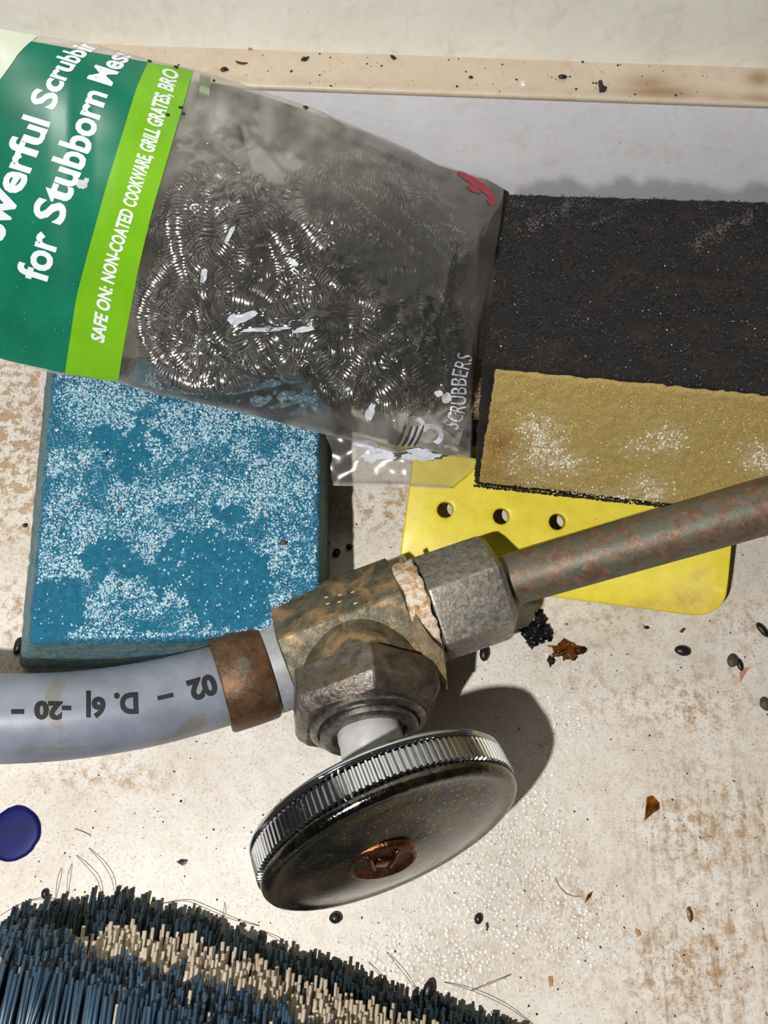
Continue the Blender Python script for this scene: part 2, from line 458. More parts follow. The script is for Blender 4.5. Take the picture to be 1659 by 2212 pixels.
# ------------------------------------------------------------------ black and tan sanding sponge, front edge propped up
def build_dark_sponge():
    Bq = P(1024, 1050, 2.45); al = math.radians(20.7); T = 3.15; L = 7.25
    yd = np.array([0, math.cos(al), -math.sin(al)]); td = np.array([0, math.sin(al), math.cos(al)])
    xd = nrm(P(1420, 1093, 2.45) - Bq); W = 9.5
    yaw = nrm(np.array([-xd[1] * .0, 1, 0]))
    top = Bq + td * T
    # back edge slightly turned so that it follows the step
    Kl, Kr = P(1097, 418, 2.92), P(1097, 418, 2.92) + np.array([W, .08, 0])
    At = PPL(1042, 787, Bq, np.cross(xd, td)); Ar = At + xd * W
    Bl, Br = Bq, Bq + xd * W
    Kb, Kbr = Kl - td * 2.85, Kr - td * 2.85
    c8 = [Bl, Br, Kb, Kbr, At, Ar, Kl, Kr]
    V, Fc = rbox(c8, (W, L, T), .1, (90, 80, 30), .03, 6)
    t = empty('sanding_sponge', [(Bl[0] + Br[0]) / 2, Bl[1] + 3, min(v[2] for v in V)])
    tag(t, 'black sanding sponge with a worn tan foam edge against the white step', 'sponge')
    m = Mat('black_abrasive', rough=.6, spec=.35)
    c = m.ramp(m.noise(30, 4, .7), [(.35, srgb(8, 8, 9)), (.7, srgb(44, 40, 41))])
    c = m.mix(m.ramp(m.noise(1.2, 5, .6), [(.5, 0.0), (.8, .35)]), c, srgb(88, 72, 58))
    sc1 = m.ramp(m.noise(1.1, 5, .6, co=m.co((.5, 2.2, 1), .55)), [(.58, 0.0), (.68, 1.0)])
    sc2 = m.ramp(m.noise(26, 3, .7), [(.5, 0.0), (.62, 1.0)])
    c = m.mix(m.math('MULTIPLY', m.math('MULTIPLY', sc1, sc2), m.math('MULTIPLY', m.attr('scuff'), 1.0)), c, srgb(165, 160, 150))
    c = m.mix(m.ramp(m.voro(5.5), [(.0, .9), (.05, .7), (.09, 0.0)]), c, srgb(130, 104, 70))
    m.set('color', c); m.set('normal', m.bump(m.noise(34, 4, .75), 1.0, .04))
    scf = []
    for v in V:
        px, py = proj(v)
        scf.append(blobmask(px, py, [(1180, 465, 90, 25, .7), (1560, 480, 100, 50, 1), (1300, 470, 120, 30, .4)]))
    obj('abrasive_coat', V, Fc, m.m, parent=t, attrs={'scuff': scf})
    # tan foam core showing on the front edge
    nf = -np.cross(xd, td); nf = nf if nf[1] < 0 else -nf
    f8 = []
    inn = .24
    q0 = PPL(1033, 1040, Bq, nf); q1 = PPL(1071, 797, Bq, nf)
    for dep in (.045, -.3):
        pass
    lowl, topl = q0, q1
    lowr, topr = Br - xd * .1 + td * .12, Ar - td * .02
    o1, o2 = nf * .05, -nf * .35
    f8 = [lowl + o1, lowr + o1, lowl + o2, lowr + o2, topl + o1, topr + o1, topl + o2, topr + o2]
    V2, F2 = rbox(f8, (W, .4, T), .06, (130, 4, 44), .035, 7)
    m = Mat('tan_foam', rough=.7, spec=.3)
    c = m.ramp(m.noise(26, 4, .7), [(.3, srgb(160, 134, 72)), (.7, srgb(206, 184, 116))])
    c = m.mix(m.math('MULTIPLY', m.attr('brown'), .75), c, srgb(150, 96, 40))
    wn = m.ramp(m.noise(10, 6, .75), [(.42, 0.0), (.6, 1.0)])
    c = m.mix(m.math('MULTIPLY', m.math('MULTIPLY', wn, m.attr('white')), .95), c, srgb(232, 224, 204))
    m.set('color', c); m.set('normal', m.bump(m.noise(36, 4, .75), .9, .035))
    wh_b = [(1175, 960, 45, 60, 1), (1215, 1000, 50, 25, 1), (1150, 920, 30, 25, .8), (1440, 950, 40, 28, .8), (1380, 965, 35, 20, .5), (1400, 1060, 40, 30, 1), (1240, 1070, 80, 12, .9), (1330, 1080, 90, 14, .9), (1640, 990, 40, 30, .9), (1110, 990, 20, 40, .4)]
    br_b = [(1080, 960, 38, 45, 1), (1055, 1020, 40, 30, .6), (1095, 1040, 40, 20, .4), (1065, 900, 30, 30, .4)]
    wh, br = [], []
    for v in V2:
        px, py = proj(v); wh.append(blobmask(px, py, wh_b)); br.append(blobmask(px, py, br_b))
    obj('foam_core', V2, F2, m.m, parent=t, attrs={'white': wh, 'brown': br})
    # loose grit: black on the coat, white and tan on the foam
    pk, sk, pw, sw, pt, s_t, pg, sg = [], [], [], [], [], [], [], []
    for i in range(9000):
        u, v = rnd.random(), rnd.random()
        p = (At * (1 - u) + Ar * u) * (1 - v) + (Kl * (1 - u) + Kr * u) * v
        pk.append(p + np.array([0, 0, .01])); sk.append(.012 + .02 * rnd.random() ** 2)
    for i in range(5200):
        u, v = rnd.random() * .8, rnd.random()
        p = (At * (1 - u) + Ar * u) * (1 - v) + (Kl * (1 - u) + Kr * u) * v
        pg.append(p + np.array([0, 0, .004])); sg.append(.006 + .007 * rnd.random() ** 2)
    for i in range(1400):
        u = rnd.random(); p = Bl * (1 - u) + Br * u + nf * .03 + td * (.02 + .05 * rnd.random()); pk.append(p); sk.append(.02 + .02 * rnd.random())
        u = rnd.random(); v = rnd.random(); p = Bl * (1 - u) + At * u; p = p + (Kl - At) * .98 * v + np.array([-.0, 0, 0]); pk.append(p); sk.append(.015 + .015 * rnd.random())
    for i in range(14000):
        u, v = rnd.random(), rnd.random()
        p = (lowl * (1 - u) + lowr * u) * (1 - v) + (topl * (1 - u) + topr * u) * v + nf * .06
        px, py = proj(p)
        if px > 1700: continue
        wv = blobmask(px, py, wh_b) * (.6 + 1.2 * nz(p, 4, 2))
        if rnd.random() < wv: pw.append(p); sw.append(.012 + .02 * rnd.random())
        elif rnd.random() < .55: pt.append(p - nf * .015); s_t.append(.012 + .016 * rnd.random())
    scl = [((1130, 495), (1262, 428), 13, .5), ((1265, 492), (1345, 458), 7, .4), ((1505, 525), (1659, 440), 15, .6), ((1560, 505), (1659, 462), 8, .5), ((1110, 440), (1165, 452), 8, .3), ((1330, 440), (1380, 436), 5, .4)]
    for i in range(45000):
        u, v = rnd.random() * .65, .55 + .45 * rnd.random()
        p = (At * (1 - u) + Ar * u) * (1 - v) + (Kl * (1 - u) + Kr * u) * v
        q = proj(p)
        for a_, b_, wd, am in scl:
            d_ = segd(q, [a_, b_])
            if d_ < wd * 2 and rnd.random() < am * .75 * math.exp(-(d_ / wd) ** 2) * (.55 + 1.3 * nz((q[0] / 22, q[1] / 22, 3))):
                pg.append(p + np.array([0, 0, .01])); sg.append(.006 + .009 * rnd.random()); break
    for nm, pts, szs, mm in (('black_grit', pk, sk, plain('black_grit', srgb(38, 36, 37), .3, vary=.9, scale=40)), ('white_dust', pw, sw, plain('white_dust', srgb(236, 230, 214), .6, vary=.1)),
                             ('grey_dust', pg, sg, plain('grey_dust', srgb(142, 137, 130), .6, vary=.3, scale=30)), ('tan_grit', pt, s_t, plain('tan_grit', srgb(190, 164, 96), .4, vary=.3, scale=40))):
        Vg, Fg = grains(pts, szs, len(nm)); o = obj(nm, Vg, Fg, mm, parent=t, smooth=False); o['kind'] = 'stuff'
    return Bq, At, xd
DS = build_dark_sponge()

# ------------------------------------------------------------------ things that prop the dark sponge up
def build_props():
    wm = Mat('bare_wood', rough=.6)
    wm.set('color', wm.ramp(wm.noise(3, 6, .6, co=wm.co((.3, 3, 1))), [(.3, srgb(176, 140, 96)), (.7, srgb(214, 184, 140))]))
    z = 1.15
    a = P(985, 889, z); bb = P(1120, 893, z); c = P(985, 772, z)
    V, Fc = rbox([(a[0], a[1], .02), (bb[0] + 3, a[1] - .05, .02), (a[0], c[1], .02), (bb[0] + 3, c[1], .02),
                  (a[0], a[1], z), (bb[0] + 3, a[1] - .05, z), (a[0], c[1], z), (bb[0] + 3, c[1], z)], (5, 1.4, 1.1), .04, (10, 4, 4))
    tag(obj('wood_block', V, Fc, wm.m), 'small bare wood offcut in the gap under the black sponge', 'wood block')
    z2 = 1.9; q = P(1012, 955, z2)
    V, Fc = rbox([(q[0] - .05, q[1] - .1, .02), (q[0] + 4.5, q[1] - .1, .02), (q[0] - .05, q[1] + .9, .02), (q[0] + 4.5, q[1] + .9, .02),
                  (q[0] - .05, q[1] - .1, z2), (q[0] + 4.5, q[1] - .1, z2), (q[0] - .05, q[1] + .62, z2), (q[0] + 4.5, q[1] + .62, z2)], (4.5, .9, 1.9), .06, (10, 4, 4))
    tag(obj('rubber_block', V, Fc, plain('black_rubber', srgb(26, 26, 30), .6)), 'black rubber block in front of the wood offcut under the sponge', 'rubber block')
build_props()

# ------------------------------------------------------------------ yellow pan scraper
def build_scraper():
    p0 = P(885, 1243, .22); ux = nrm(P(1500, 1326, .22) - p0)
    vdir = nrm(np.array([-ux[1], ux[0], 0])); sl = math.radians(16)
    vv = nrm(vdir * math.cos(sl) + np.array([0, 0, math.sin(sl)])); nn = np.cross(ux, vv)
    W = np.dot(P(1543, 1240, .6) - p0, ux); th = .32
    def loc(px, py):
        q = PPL(px, py, p0 + nn * th, nn) - p0
        return np.dot(q, ux), np.dot(q, vv)
    Dp = loc(960, 985)[1]
    holes = [loc(962, 1101), loc(1083, 1115), loc(1204, 1127)]
    cu = bpy.data.curves.new('plate', 'CURVE'); cu.dimensions = '2D'; cu.fill_mode = 'BOTH'; cu.extrude = th / 2 - .05; cu.bevel_depth = .05; cu.bevel_resolution = 2
    def poly(pts):
        s = cu.splines.new('POLY'); s.points.add(len(pts) - 1); s.use_cyclic_u = True
        for k, (x, y) in enumerate(pts): s.points[k].co = (x, y, 0, 1)
    def corner(cx, cy, r, a0):
        return [(cx + r * math.cos(math.radians(a0 + k * 9)), cy + r * math.sin(math.radians(a0 + k * 9))) for k in range(11)]
    r = .55
    lx = loc(879, 1120)[0]
    poly(corner(lx + .3, .3, .3, 180) + corner(W - r, r, r, 270) + corner(W - r, Dp - r, r, 0) + corner(lx + .15, Dp - .15, .15, 90))
    for hx, hy in holes: poly([(hx + .24 * math.cos(-k * math.pi / 14), hy + .24 * math.sin(-k * math.pi / 14)) for k in range(28)])
    ob = bpy.data.objects.new('tmp', cu); COL.objects.link(ob)
    dg = bpy.context.evaluated_depsgraph_get(); me = bpy.data.meshes.new_from_object(ob.evaluated_get(dg))
    bpy.data.objects.remove(ob)
    bm = bmesh.new(); bm.from_mesh(me)
    bmesh.ops.remove_doubles(bm, verts=bm.verts, dist=1e-5)
    for k in range(1, 24): bmesh.ops.bisect_plane(bm, geom=bm.verts[:] + bm.edges[:] + bm.faces[:], plane_co=(W * k / 24, 0, 0), plane_no=(1, 0, 0))
    for k in range(1, 16): bmesh.ops.bisect_plane(bm, geom=bm.verts[:] + bm.edges[:] + bm.faces[:], plane_co=(0, Dp * k / 16, 0), plane_no=(0, 1, 0))
    bm.normal_update()
    V, st = [], []
    for v in bm.verts:
        x, y, z = v.co
        bend = .55 * max(0, (x - W * .35) / (W * .65)) ** 2 - .16 * max(0, (1.1 - y) / 1.1) ** 2
        p = p0 + ux * x + vv * y + nn * (z + th / 2 + bend)
        V.append(p); px, py = proj(p)
        st.append(max(blobmask(px, py, [(1490, 1300, 60, 40, .8), (1505, 1245, 20, 15, .8), (1400, 1305, 80, 14, .6)]), 0))
    Fc = [[v.index for v in f.verts] for f in bm.faces]; bm.free()
    V = np.array(V); V[:, 2] = np.maximum(V[:, 2], .01)
    m = Mat('yellow_plastic', rough=.38, spec=.5)
    c = m.ramp(m.noise(1.6, 5, .6), [(.3, srgb(220, 198, 44)), (.7, srgb(238, 220, 62))])
    c = m.mix(m.math('MULTIPLY', m.attr('grime'), m.ramp(m.noise(8, 5, .7), [(.3, .3), (.6, .9)])), c, srgb(176, 140, 84))
    c = m.mix(m.ramp(m.voro(3.3), [(.0, .8), (.03, .6), (.05, 0.0)]), c, srgb(110, 86, 30))
    m.set('color', c); m.set('normal', m.bump(m.noise(28, 3, .6), .18, .02))
    o = obj('pan_scraper', V, Fc, m.m, smooth=True, attrs={'grime': st}); sharp(o, 50)
    tag(o, 'yellow plastic pan scraper with three holes under the copper pipe', 'scraper')
build_scraper()

# ------------------------------------------------------------------ bag of steel scrubbers
YT = [(-220, 22), (0, 60), (200, 95), (330, 130), (430, 152), (520, 180), (680, 235), (800, 285), (880, 320), (930, 348), (985, 365), (1050, 385), (1088, 408)]
YB = [(-220, 730), (0, 775), (105, 805), (255, 826), (330, 850), (480, 882), (690, 936), (760, 953), (845, 976), (905, 965), (960, 982), (1018, 990), (1024, 880), (1036, 720), (1060, 600), (1082, 480), (1088, 412)]
ZT = [(-220, 8.1), (0, 7.8), (200, 7.45), (330, 7.0), (520, 6.35), (680, 5.6), (800, 4.85), (880, 4.2), (930, 3.85), (985, 3.5), (1050, 3.1), (1090, 2.9)]
ZB = [(-220, 2.75), (690, 2.72), (845, 2.6), (960, 2.6), (1018, 2.6), (1036, 2.8), (1090, 2.9)]
AM = [(-220, .35), (150, .5), (330, .85), (500, 1.25), (700, 1.45), (900, 1.2), (1000, .55), (1050, .2), (1090, 0)]
FOLDS = [  # crease lines in the film: points, height, width
    ([(425, 590), (440, 640), (435, 730), (500, 790), (600, 835)], .10, 9), ([(640, 800), (700, 870), (760, 930), (850, 972)], .28, 16), ([(850, 975), (872, 905), (905, 880), (960, 930), (1012, 990)], .30, 15),
    ([(330, 855), (480, 850), (600, 815), (660, 795)], .14, 10), ([(500, 720), (660, 690), (700, 685)], .05, 14), ([(865, 695), (890, 740), (915, 775)], .08, 8), ([(430, 180), (560, 215), (760, 300), (960, 380)], .10, 12),
    ([(420, 250), (440, 300), (520, 360)], .06, 14), ([(480, 270), (640, 330), (860, 360)], .06, 18), ([(300, 680), (340, 740), (380, 800)], .05, 9), ([(520, 420), (500, 500), (470, 560)], .06, 12), ([(980, 500), (960, 640), (985, 760)], .06, 14)]
RX0, RY0, RST = 270, 120, 3
_rx = np.arange(RX0, 1100, RST); _ry = np.arange(RY0, 1010, RST)
def _raster():
    X, Y = np.meshgrid(_rx, _ry, indexing='ij'); Z = np.zeros(X.shape)
    for pts, h, wd in FOLDS:
        best = np.full(X.shape, 1e9)
        for a, b in zip(pts[:-1], pts[1:]):
            dx, dy = b[0] - a[0], b[1] - a[1]
            t = np.clip(((X - a[0]) * dx + (Y - a[1]) * dy) / (dx * dx + dy * dy), 0, 1)
            best = np.minimum(best, np.hypot(X - a[0] - t * dx, Y - a[1] - t * dy))
        Z += h * (np.exp(-(best / wd) ** 2) * .5 + .5 * np.maximum(0, 1 - best / wd))
    N1 = np.zeros(X.shape); N2 = np.zeros(X.shape); N3 = np.zeros(X.shape)
    for i, x in enumerate(_rx):
        for j, y in enumerate(_ry):
            wx, wy = x / 95., y / 95.
            q = mnoise.noise(Vector((wx * .8, wy * .8, 7.1)))
            N1[i, j] = mnoise.noise(Vector((wx + q, wy - q, 1.7)))
            N2[i, j] = mnoise.noise(Vector((x / 44. - q, y / 60. + q, 5.3)))
            N3[i, j] = mnoise.noise(Vector((x / 21., y / 21., 9.9)))
    low = np.clip((Y - 560) / 160, 0, 1) * np.clip((X - 275) / 60, 0, 1)
    Z += (.10 + .55 * low) * (.12 * np.maximum(0, 1 - np.abs(N1) * 4.5) ** 2 + .09 * np.abs(N1) )
    Z += (.03 + .5 * low) * (.06 * np.maximum(0, 1 - np.abs(N2) * 4.0) ** 2 + .02 * np.abs(N3))
    return Z
_RZ = _raster()
def creases(px, py):
    u = min(max((px - RX0) / RST, 0), len(_rx) - 1.001); v = min(max((py - RY0) / RST, 0), len(_ry) - 1.001)
    i, j = int(u), int(v); a, b = u - i, v - j
    return float((_RZ[i, j] * (1 - a) + _RZ[i + 1, j] * a) * (1 - b) + (_RZ[i, j + 1] * (1 - a) + _RZ[i + 1, j + 1] * a) * b)
def bagt(px, py):
    y0, y1 = lerp(px, YT), lerp(px, YB)
    return min(1, max(0, (py - y0) / max(1, y1 - y0)))
def bagz(px, py, t=None, side=1):
    if t is None: t = bagt(px, py)
    zb = lerp(px, ZT) * (1 - t) + lerp(px, ZB) * t
    env = max(0, math.sin(math.pi * t)) ** .7
    if side > 0:
        z = zb + lerp(px, AM) * env
        wr = sm(px, 300, 460)
        e2 = min(1, env * 2.2)
        z += wr * e2 * (.10 * nz((px / 120, py / 120, .3)) + .05 * abs(nz((px / 48, py / 48, 4.3))) + .015 * nz((px / 16, py / 16, 2)))
        z += (1 - wr) * e2 * .05 * nz((px / 160, py / 160, 5))
        if px > RX0: z += creases(px, py) * min(1, env * 3) * sm(px, 275, 320)
        return z
    return max(zb - lerp(px, AM) * .75 * env, 2.56) - .02
def bagP(px, py, off=0.0):
    return P(px, py, bagz(px, py) + off)
def film_material(name, tint, haze, fac):
    m = bpy.data.materials.new(name); m.use_nodes = True; t = m.node_tree; t.nodes.clear()
    out = t.nodes.new('ShaderNodeOutputMaterial'); tr = t.nodes.new('ShaderNodeBsdfTransparent'); tr.inputs[0].default_value = (*tint, 1)
    pr = t.nodes.new('ShaderNodeBsdfPrincipled'); pr.inputs['Base Color'].default_value = (*haze, 1); pr.inputs['Roughness'].default_value = .12; pr.inputs['Specular IOR Level'].default_value = .9
    lw = t.nodes.new('ShaderNodeLayerWeight'); lw.inputs[0].default_value = .35
    dust = t.nodes.new('ShaderNodeAttribute'); dust.attribute_name = 'dust'
    ma = t.nodes.new('ShaderNodeMath'); ma.operation = 'MULTIPLY_ADD'; ma.inputs[1].default_value = .12; ma.inputs[2].default_value = fac
    t.links.new(lw.outputs['Facing'], ma.inputs[0])
    m2 = t.nodes.new('ShaderNodeMath'); m2.operation = 'MULTIPLY_ADD'; t.links.new(dust.outputs['Fac'], m2.inputs[0])
    m2.inputs[1].default_value = 1.0; t.links.new(ma.outputs[0], m2.inputs[2]); m2.use_clamp = True
    mx = t.nodes.new('ShaderNodeMixShader'); t.links.new(m2.outputs[0], mx.inputs[0]); t.links.new(tr.outputs[0], mx.inputs[1]); t.links.new(pr.outputs[0], mx.inputs[2])
    gl = t.nodes.new('ShaderNodeBsdfGlossy'); gl.inputs['Roughness'].default_value = .1
    fr = t.nodes.new('ShaderNodeFresnel'); fr.inputs[0].default_value = 1.55
    mg = t.nodes.new('ShaderNodeMixShader'); t.links.new(fr.outputs[0], mg.inputs[0]); t.links.new(mx.outputs[0], mg.inputs[1]); t.links.new(gl.outputs[0], mg.inputs[2])
    t.links.new(mg.outputs[0], out.inputs[0])
    return m
def text_px(body, base, size_y, fit=None, shear=0.0, sx=None, maxlen=14.0, bold=0.0, anchors=None, up=None, end=1.0):
    """text laid along a baseline given in the print's plane; returns 2D points and faces"""
    cu = bpy.data.curves.new('t', 'FONT'); cu.body = body; cu.shear = shear; cu.offset = bold; cu.resolution_u = 3
    ob = bpy.data.objects.new('t', cu); COL.objects.link(ob)
    dg = bpy.context.evaluated_depsgraph_get(); me = bpy.data.meshes.new_from_object(ob.evaluated_get(dg)); bpy.data.objects.remove(ob)
    xs = [v.co.x for v in me.vertices]; x0, x1 = min(xs), max(xs)
    seg = [math.hypot(b[0] - a[0], b[1] - a[1]) for a, b in zip(base[:-1], base[1:])]; cum = np.concatenate([[0], np.cumsum(seg)]); Ltot = cum[-1]
    k = (fit or Ltot) / (x1 - x0) if sx is None else sx
    sy = size_y / .73
    def wid(txt):
        c2 = bpy.data.curves.new('t', 'FONT'); c2.body = txt + '|'; c2.shear = shear
        o2 = bpy.data.objects.new('t', c2); COL.objects.link(o2); bpy.context.view_layer.update()
        r2 = o2.dimensions.x; bpy.data.objects.remove(o2); return r2
    an = None
    if anchors:
        an = sorted(((wid(body[:i]) + wid(body[:i + 1])) / 2 - wid(''), yy) for i, yy in anchors.items())
        by_ = [b[1] for b in base][::-1]; cu_ = cum[::-1]
        an = [(a, float(np.interp(yy, by_, cu_))) for a, yy in an]
        e0 = (an[1][1] - an[0][1]) / (an[1][0] - an[0][0]); e1 = (an[-1][1] - an[-2][1]) / (an[-1][0] - an[-2][0])
        an = [(an[0][0] - 3, an[0][1] - 3 * e0)] + an + [(an[-1][0] + 6, an[-1][1] + 6 * e1)]
        k = (an[-2][1] - an[1][1]) / (an[-2][0] - an[1][0])
    bm = bmesh.new(); bm.from_mesh(me); bmesh.ops.remove_doubles(bm, verts=bm.verts, dist=1e-5); bmesh.ops.triangulate(bm, faces=bm.faces[:])
    for _ in range(3):
        es = [e for e in bm.edges if math.hypot((e.verts[0].co.x - e.verts[1].co.x) * k, (e.verts[0].co.y - e.verts[1].co.y) * sy) > maxlen]
        if not es: break
        bmesh.ops.subdivide_edges(bm, edges=es, cuts=1)
        bmesh.ops.triangulate(bm, faces=bm.faces[:])
    bm.verts.index_update()
    bx = [b[0] for b in base]; by = [b[1] for b in base]
    def at(s):
        return np.array([np.interp(s, cum, bx), np.interp(s, cum, by)])
    pts = []
    for v in bm.verts:
        s = (v.co.x - x0) * k if an is None else float(np.interp(v.co.x, [a[0] for a in an], [a[1] for a in an]))
        e = min(s, Ltot); q = at(e)
        d = at(min(Ltot, e + 25)) - at(max(0, e - 25)); d = d / np.linalg.norm(d)
        if s > Ltot: q = q + d * (s - Ltot)
        uv_ = np.array([d[1], -d[0]]) if up is None else np.asarray(up)
        pts.append(q + uv_ * v.co.y * sy * (1 + (end - 1) * sm(s / Ltot, .45, 1.0)))
    fc = [[v.index for v in f.verts] for f in bm.faces]; bm.free()
    return pts, fc
def build_bag():
    t = empty('scrubber_bag', P(600, 780, 2.56))
    tag(t, 'crumpled clear plastic bag with green card holding coiled steel scrubbers', 'bag')
    film = film_material('clear_film', (.94, .94, .925), srgb(196, 192, 184), .05)
    film2 = film_material('clear_film_back', (.92, .92, .90), srgb(150, 146, 138), .04)
    cols = [x for x in np.linspace(-220, 270, 50)] + [x for x in np.linspace(274, 1000, 215)] + [x for x in np.linspace(1004, 1088, 30)]
    nr = 190
    for nm, side, mat in (('front_film', 1, film), ('back_film', -1, film2)):
        V, du = [], []
        for px in cols:
            y0, y1 = lerp(px, YT), lerp(px, YB)
            for j in range(nr):
                tt = j / (nr - 1); py = y0 + (y1 - y0) * tt
                V.append(P(px, py, bagz(px, py, tt, side)))
                d = .5 * sm(520 - py, 0, 260) + .1 * sm(px, 900, 1060) + .6 * math.exp(-(min(tt, 1 - tt) / .012) ** 2) + .35 * (sm(py, 860, 930))
                if px < 300: d += .1
                du.append(min(.8, d) * (.5 + .55 * fbm((px / 55, py / 55, 2), 1, 3)) if side > 0 else .07)
        obj(nm, V, [tuple(reversed(f)) for f in grid_faces(len(cols), nr)], mat, parent=t, attrs={'dust': du})
    # printed card areas: strips between two boundary lines
    def strip(nm, left, right, mat, off, nu=30, nv=90):
        V = []
        for j in range(nv):
            k = j / (nv - 1)
            l = np.array([np.interp(k, np.linspace(0, 1, len(left)), [p[0] for p in left]), np.interp(k, np.linspace(0, 1, len(left)), [p[1] for p in left])])
            r = np.array([np.interp(k, np.linspace(0, 1, len(right)), [p[0] for p in right]), np.interp(k, np.linspace(0, 1, len(right)), [p[1] for p in right])])
            for i in range(nu):
                q = l + (r - l) * i / (nu - 1)
                y0, y1 = lerp(q[0], YT) + 1.5, lerp(q[0], YB) - 1
                q[1] = min(max(q[1], y0), y1)
                V.append(bagP(q[0], q[1], off))
        return obj(nm, V, grid_faces(nv, nu), mat, parent=t)
    def resample(pts, n=12):
        seg = [math.dist(a, b) for a, b in zip(pts[:-1], pts[1:])]; cum = np.concatenate([[0], np.cumsum(seg)])
        return [(np.interp(s, cum, [p[0] for p in pts]), np.interp(s, cum, [p[1] for p in pts])) for s in np.linspace(0, cum[-1], n)]
    def printmat(nm, a, b):
        m = Mat(nm, rough=.3, spec=.5)
        c = m.ramp(m.noise(.8, 4, .6), [(.3, a), (.7, b)])
        c = m.mix(m.ramp(m.voro(4.2), [(.0, .9), (.025, .7), (.045, 0.0)]), c, srgb(225, 225, 215))
        c = m.mix(m.ramp(m.noise(9, 6, .75), [(.66, 0.0), (.75, .4)]), c, srgb(200, 205, 200))
        m.set('color', c); return m.m
    pale = printmat('pale_green_print', srgb(196, 206, 182), srgb(212, 218, 196))
    green = printmat('green_print', srgb(12, 102, 78), srgb(18, 122, 92))
    lime = printmat('lime_print', srgb(108, 170, 20), srgb(122, 186, 28))
    gl = resample([(320, 134), (300, 175), (290, 205), (230, 400), (190, 545), (165, 640), (150, 740), (140, 806)], 24)
    lr = resample([(418, 152), (405, 195), (385, 265), (330, 450), (300, 575), (280, 680), (265, 760), (255, 826)], 24)
    far = resample([(-210, 40), (-210, 730)], 24)
    strip('green_card', far, gl, green, .012, 60, 90)
    strip('lime_band', gl, lr, lime, .016, 16, 90)
    cn = resample([(88, 72), (60, 95), (42, 112), (25, 138), (0, 172), (-60, 260), (-210, 480)], 24); cl = resample([(-212, 34), (-212, 34.5)], 24)
    top = resample([(90, 70), (-212, 26)], 24)
    strip('pale_card_corner', top, cn, pale, .02, 30, 60)
    strip('pale_tab', resample([(432, 158), (430, 205)], 4), resample([(455, 166), (452, 208)], 4), printmat('pale_tab_print', srgb(140, 190, 110), srgb(160, 204, 130)), -.12, 6, 12)
    white = plain('white_print', srgb(226, 230, 236), .4, vary=.03)
    def lettering(nm, body, base, sy, off=.021, mat=white, **kw):
        pts, fc = text_px(body, base, sy, **kw)
        out = [q[1] < lerp(q[0], YT) + 2 for q in pts]          # the print ends where the bag folds over
        fc = [f for f in fc if not any(out[i] for i in f)]
        used = sorted({i for f in fc for i in f}); mp = {i: k for k, i in enumerate(used)}
        V = [bagP(pts[i][0], pts[i][1], off) for i in used]; fc = [[mp[i] for i in f] for f in fc]
        o = obj(nm, V, fc, mat, parent=t, smooth=False)
        return o
    L2 = [(97, 616), (120, 536), (141, 457), (165, 392), (190, 332), (207, 275), (228, 212), (248, 165), (268, 138), (291, 114), (330, 85)]
    L1 = [(-75, 735), (-25, 600), (25, 462), (55, 392), (78, 335), (104, 274), (121, 222), (138, 177), (160, 143), (182, 121), (215, 99), (260, 70)]
    LS = [(222, 750), (243, 624), (254, 570), (287, 464), (325, 346), (339, 304), (365, 219), (386, 158)]
    o = lettering('lettering', 'for Stubborn Messes', L2, 70, bold=.03, up=(-.95, -.30), end=.68, anchors={0: 598, 1: 562, 2: 527, 4: 458, 5: 416, 6: 382, 7: 346, 8: 312, 9: 274, 10: 243, 11: 211, 13: 164, 14: 142, 15: 129, 16: 119, 17: 110}); o['label'] = 'white lettering on dark green'
    o = lettering('lettering', 'Powerful Scrubbing', L1, 70, bold=.03, up=(-.95, -.30), end=.62, anchors={0: 550, 1: 505, 2: 460, 3: 396, 4: 360, 5: 330, 6: 293, 7: 268, 9: 219, 10: 186, 11: 167, 12: 146, 13: 131, 14: 120, 15: 110, 16: 103})
    o = lettering('lettering', 'SAFE ON: NON-COATED COOKWARE, GRILL GRATES, BRO', LS, 30, shear=.18, bold=.035, up=(-.96, -.26), end=1.2, anchors={0: 736, 9: 605, 13: 540, 20: 443, 30: 325, 36: 270, 44: 194, 46: 165}); o['label'] = 'small white capitals on the lime band'
    clearw = plain('white_ink_glint', srgb(196, 198, 206), .5, vary=.15)
    o = lettering('lettering', '3', [(950, 962), (980, 902)], 96, sx=100, mat=clearw, bold=.0); o['label'] = 'large white numeral printed on the clear film'
    o = lettering('lettering', 'SCRUBBERS', [(988, 930), (1004, 896), (1008, 860), (1008, 818), (1022, 770)], 36, mat=clearw, bold=.0)
    # flakes of white ink, film glints painted as white patches, a smear of red print
    def patch(nm, c, rx, ry, rot, mat, off=.03, jag=.35, n=26):
        V = [bagP(c[0], c[1], off)]
        for k in range(n):
            a = 2 * math.pi * k / n; rr = 1 + jag * (nz((math.cos(a) * 1.7 + c[0], math.sin(a) * 1.7 + c[1], 3)) + .5 * nz((math.cos(a) * 5 + c[0], math.sin(a) * 5, 3)))
            x, y = rx * rr * math.cos(a), ry * rr * math.sin(a)
            X, Y = c[0] + x * math.cos(rot) - y * math.sin(rot), c[1] + x * math.sin(rot) + y * math.cos(rot)
            Y = max(Y, lerp(X, YT) + 2); X = min(X, 1084)
            V.append(bagP(X, Y, off))
        obj(nm, V, [(0, 1 + k, 1 + (k + 1) % n) for k in range(n)], mat, parent=t, smooth=False)
    red = plain('red_print', srgb(176, 44, 66), .4, vary=.15)
    for (x, y, rx, ry, r) in [(1012, 384, 30, 7, .55), (1030, 396, 34, 8, .6), (1048, 408, 26, 7, .75), (1062, 432, 9, 10, .2), (1022, 408, 18, 5, .5)]: patch('red_print', (x, y), rx, ry, r, red)
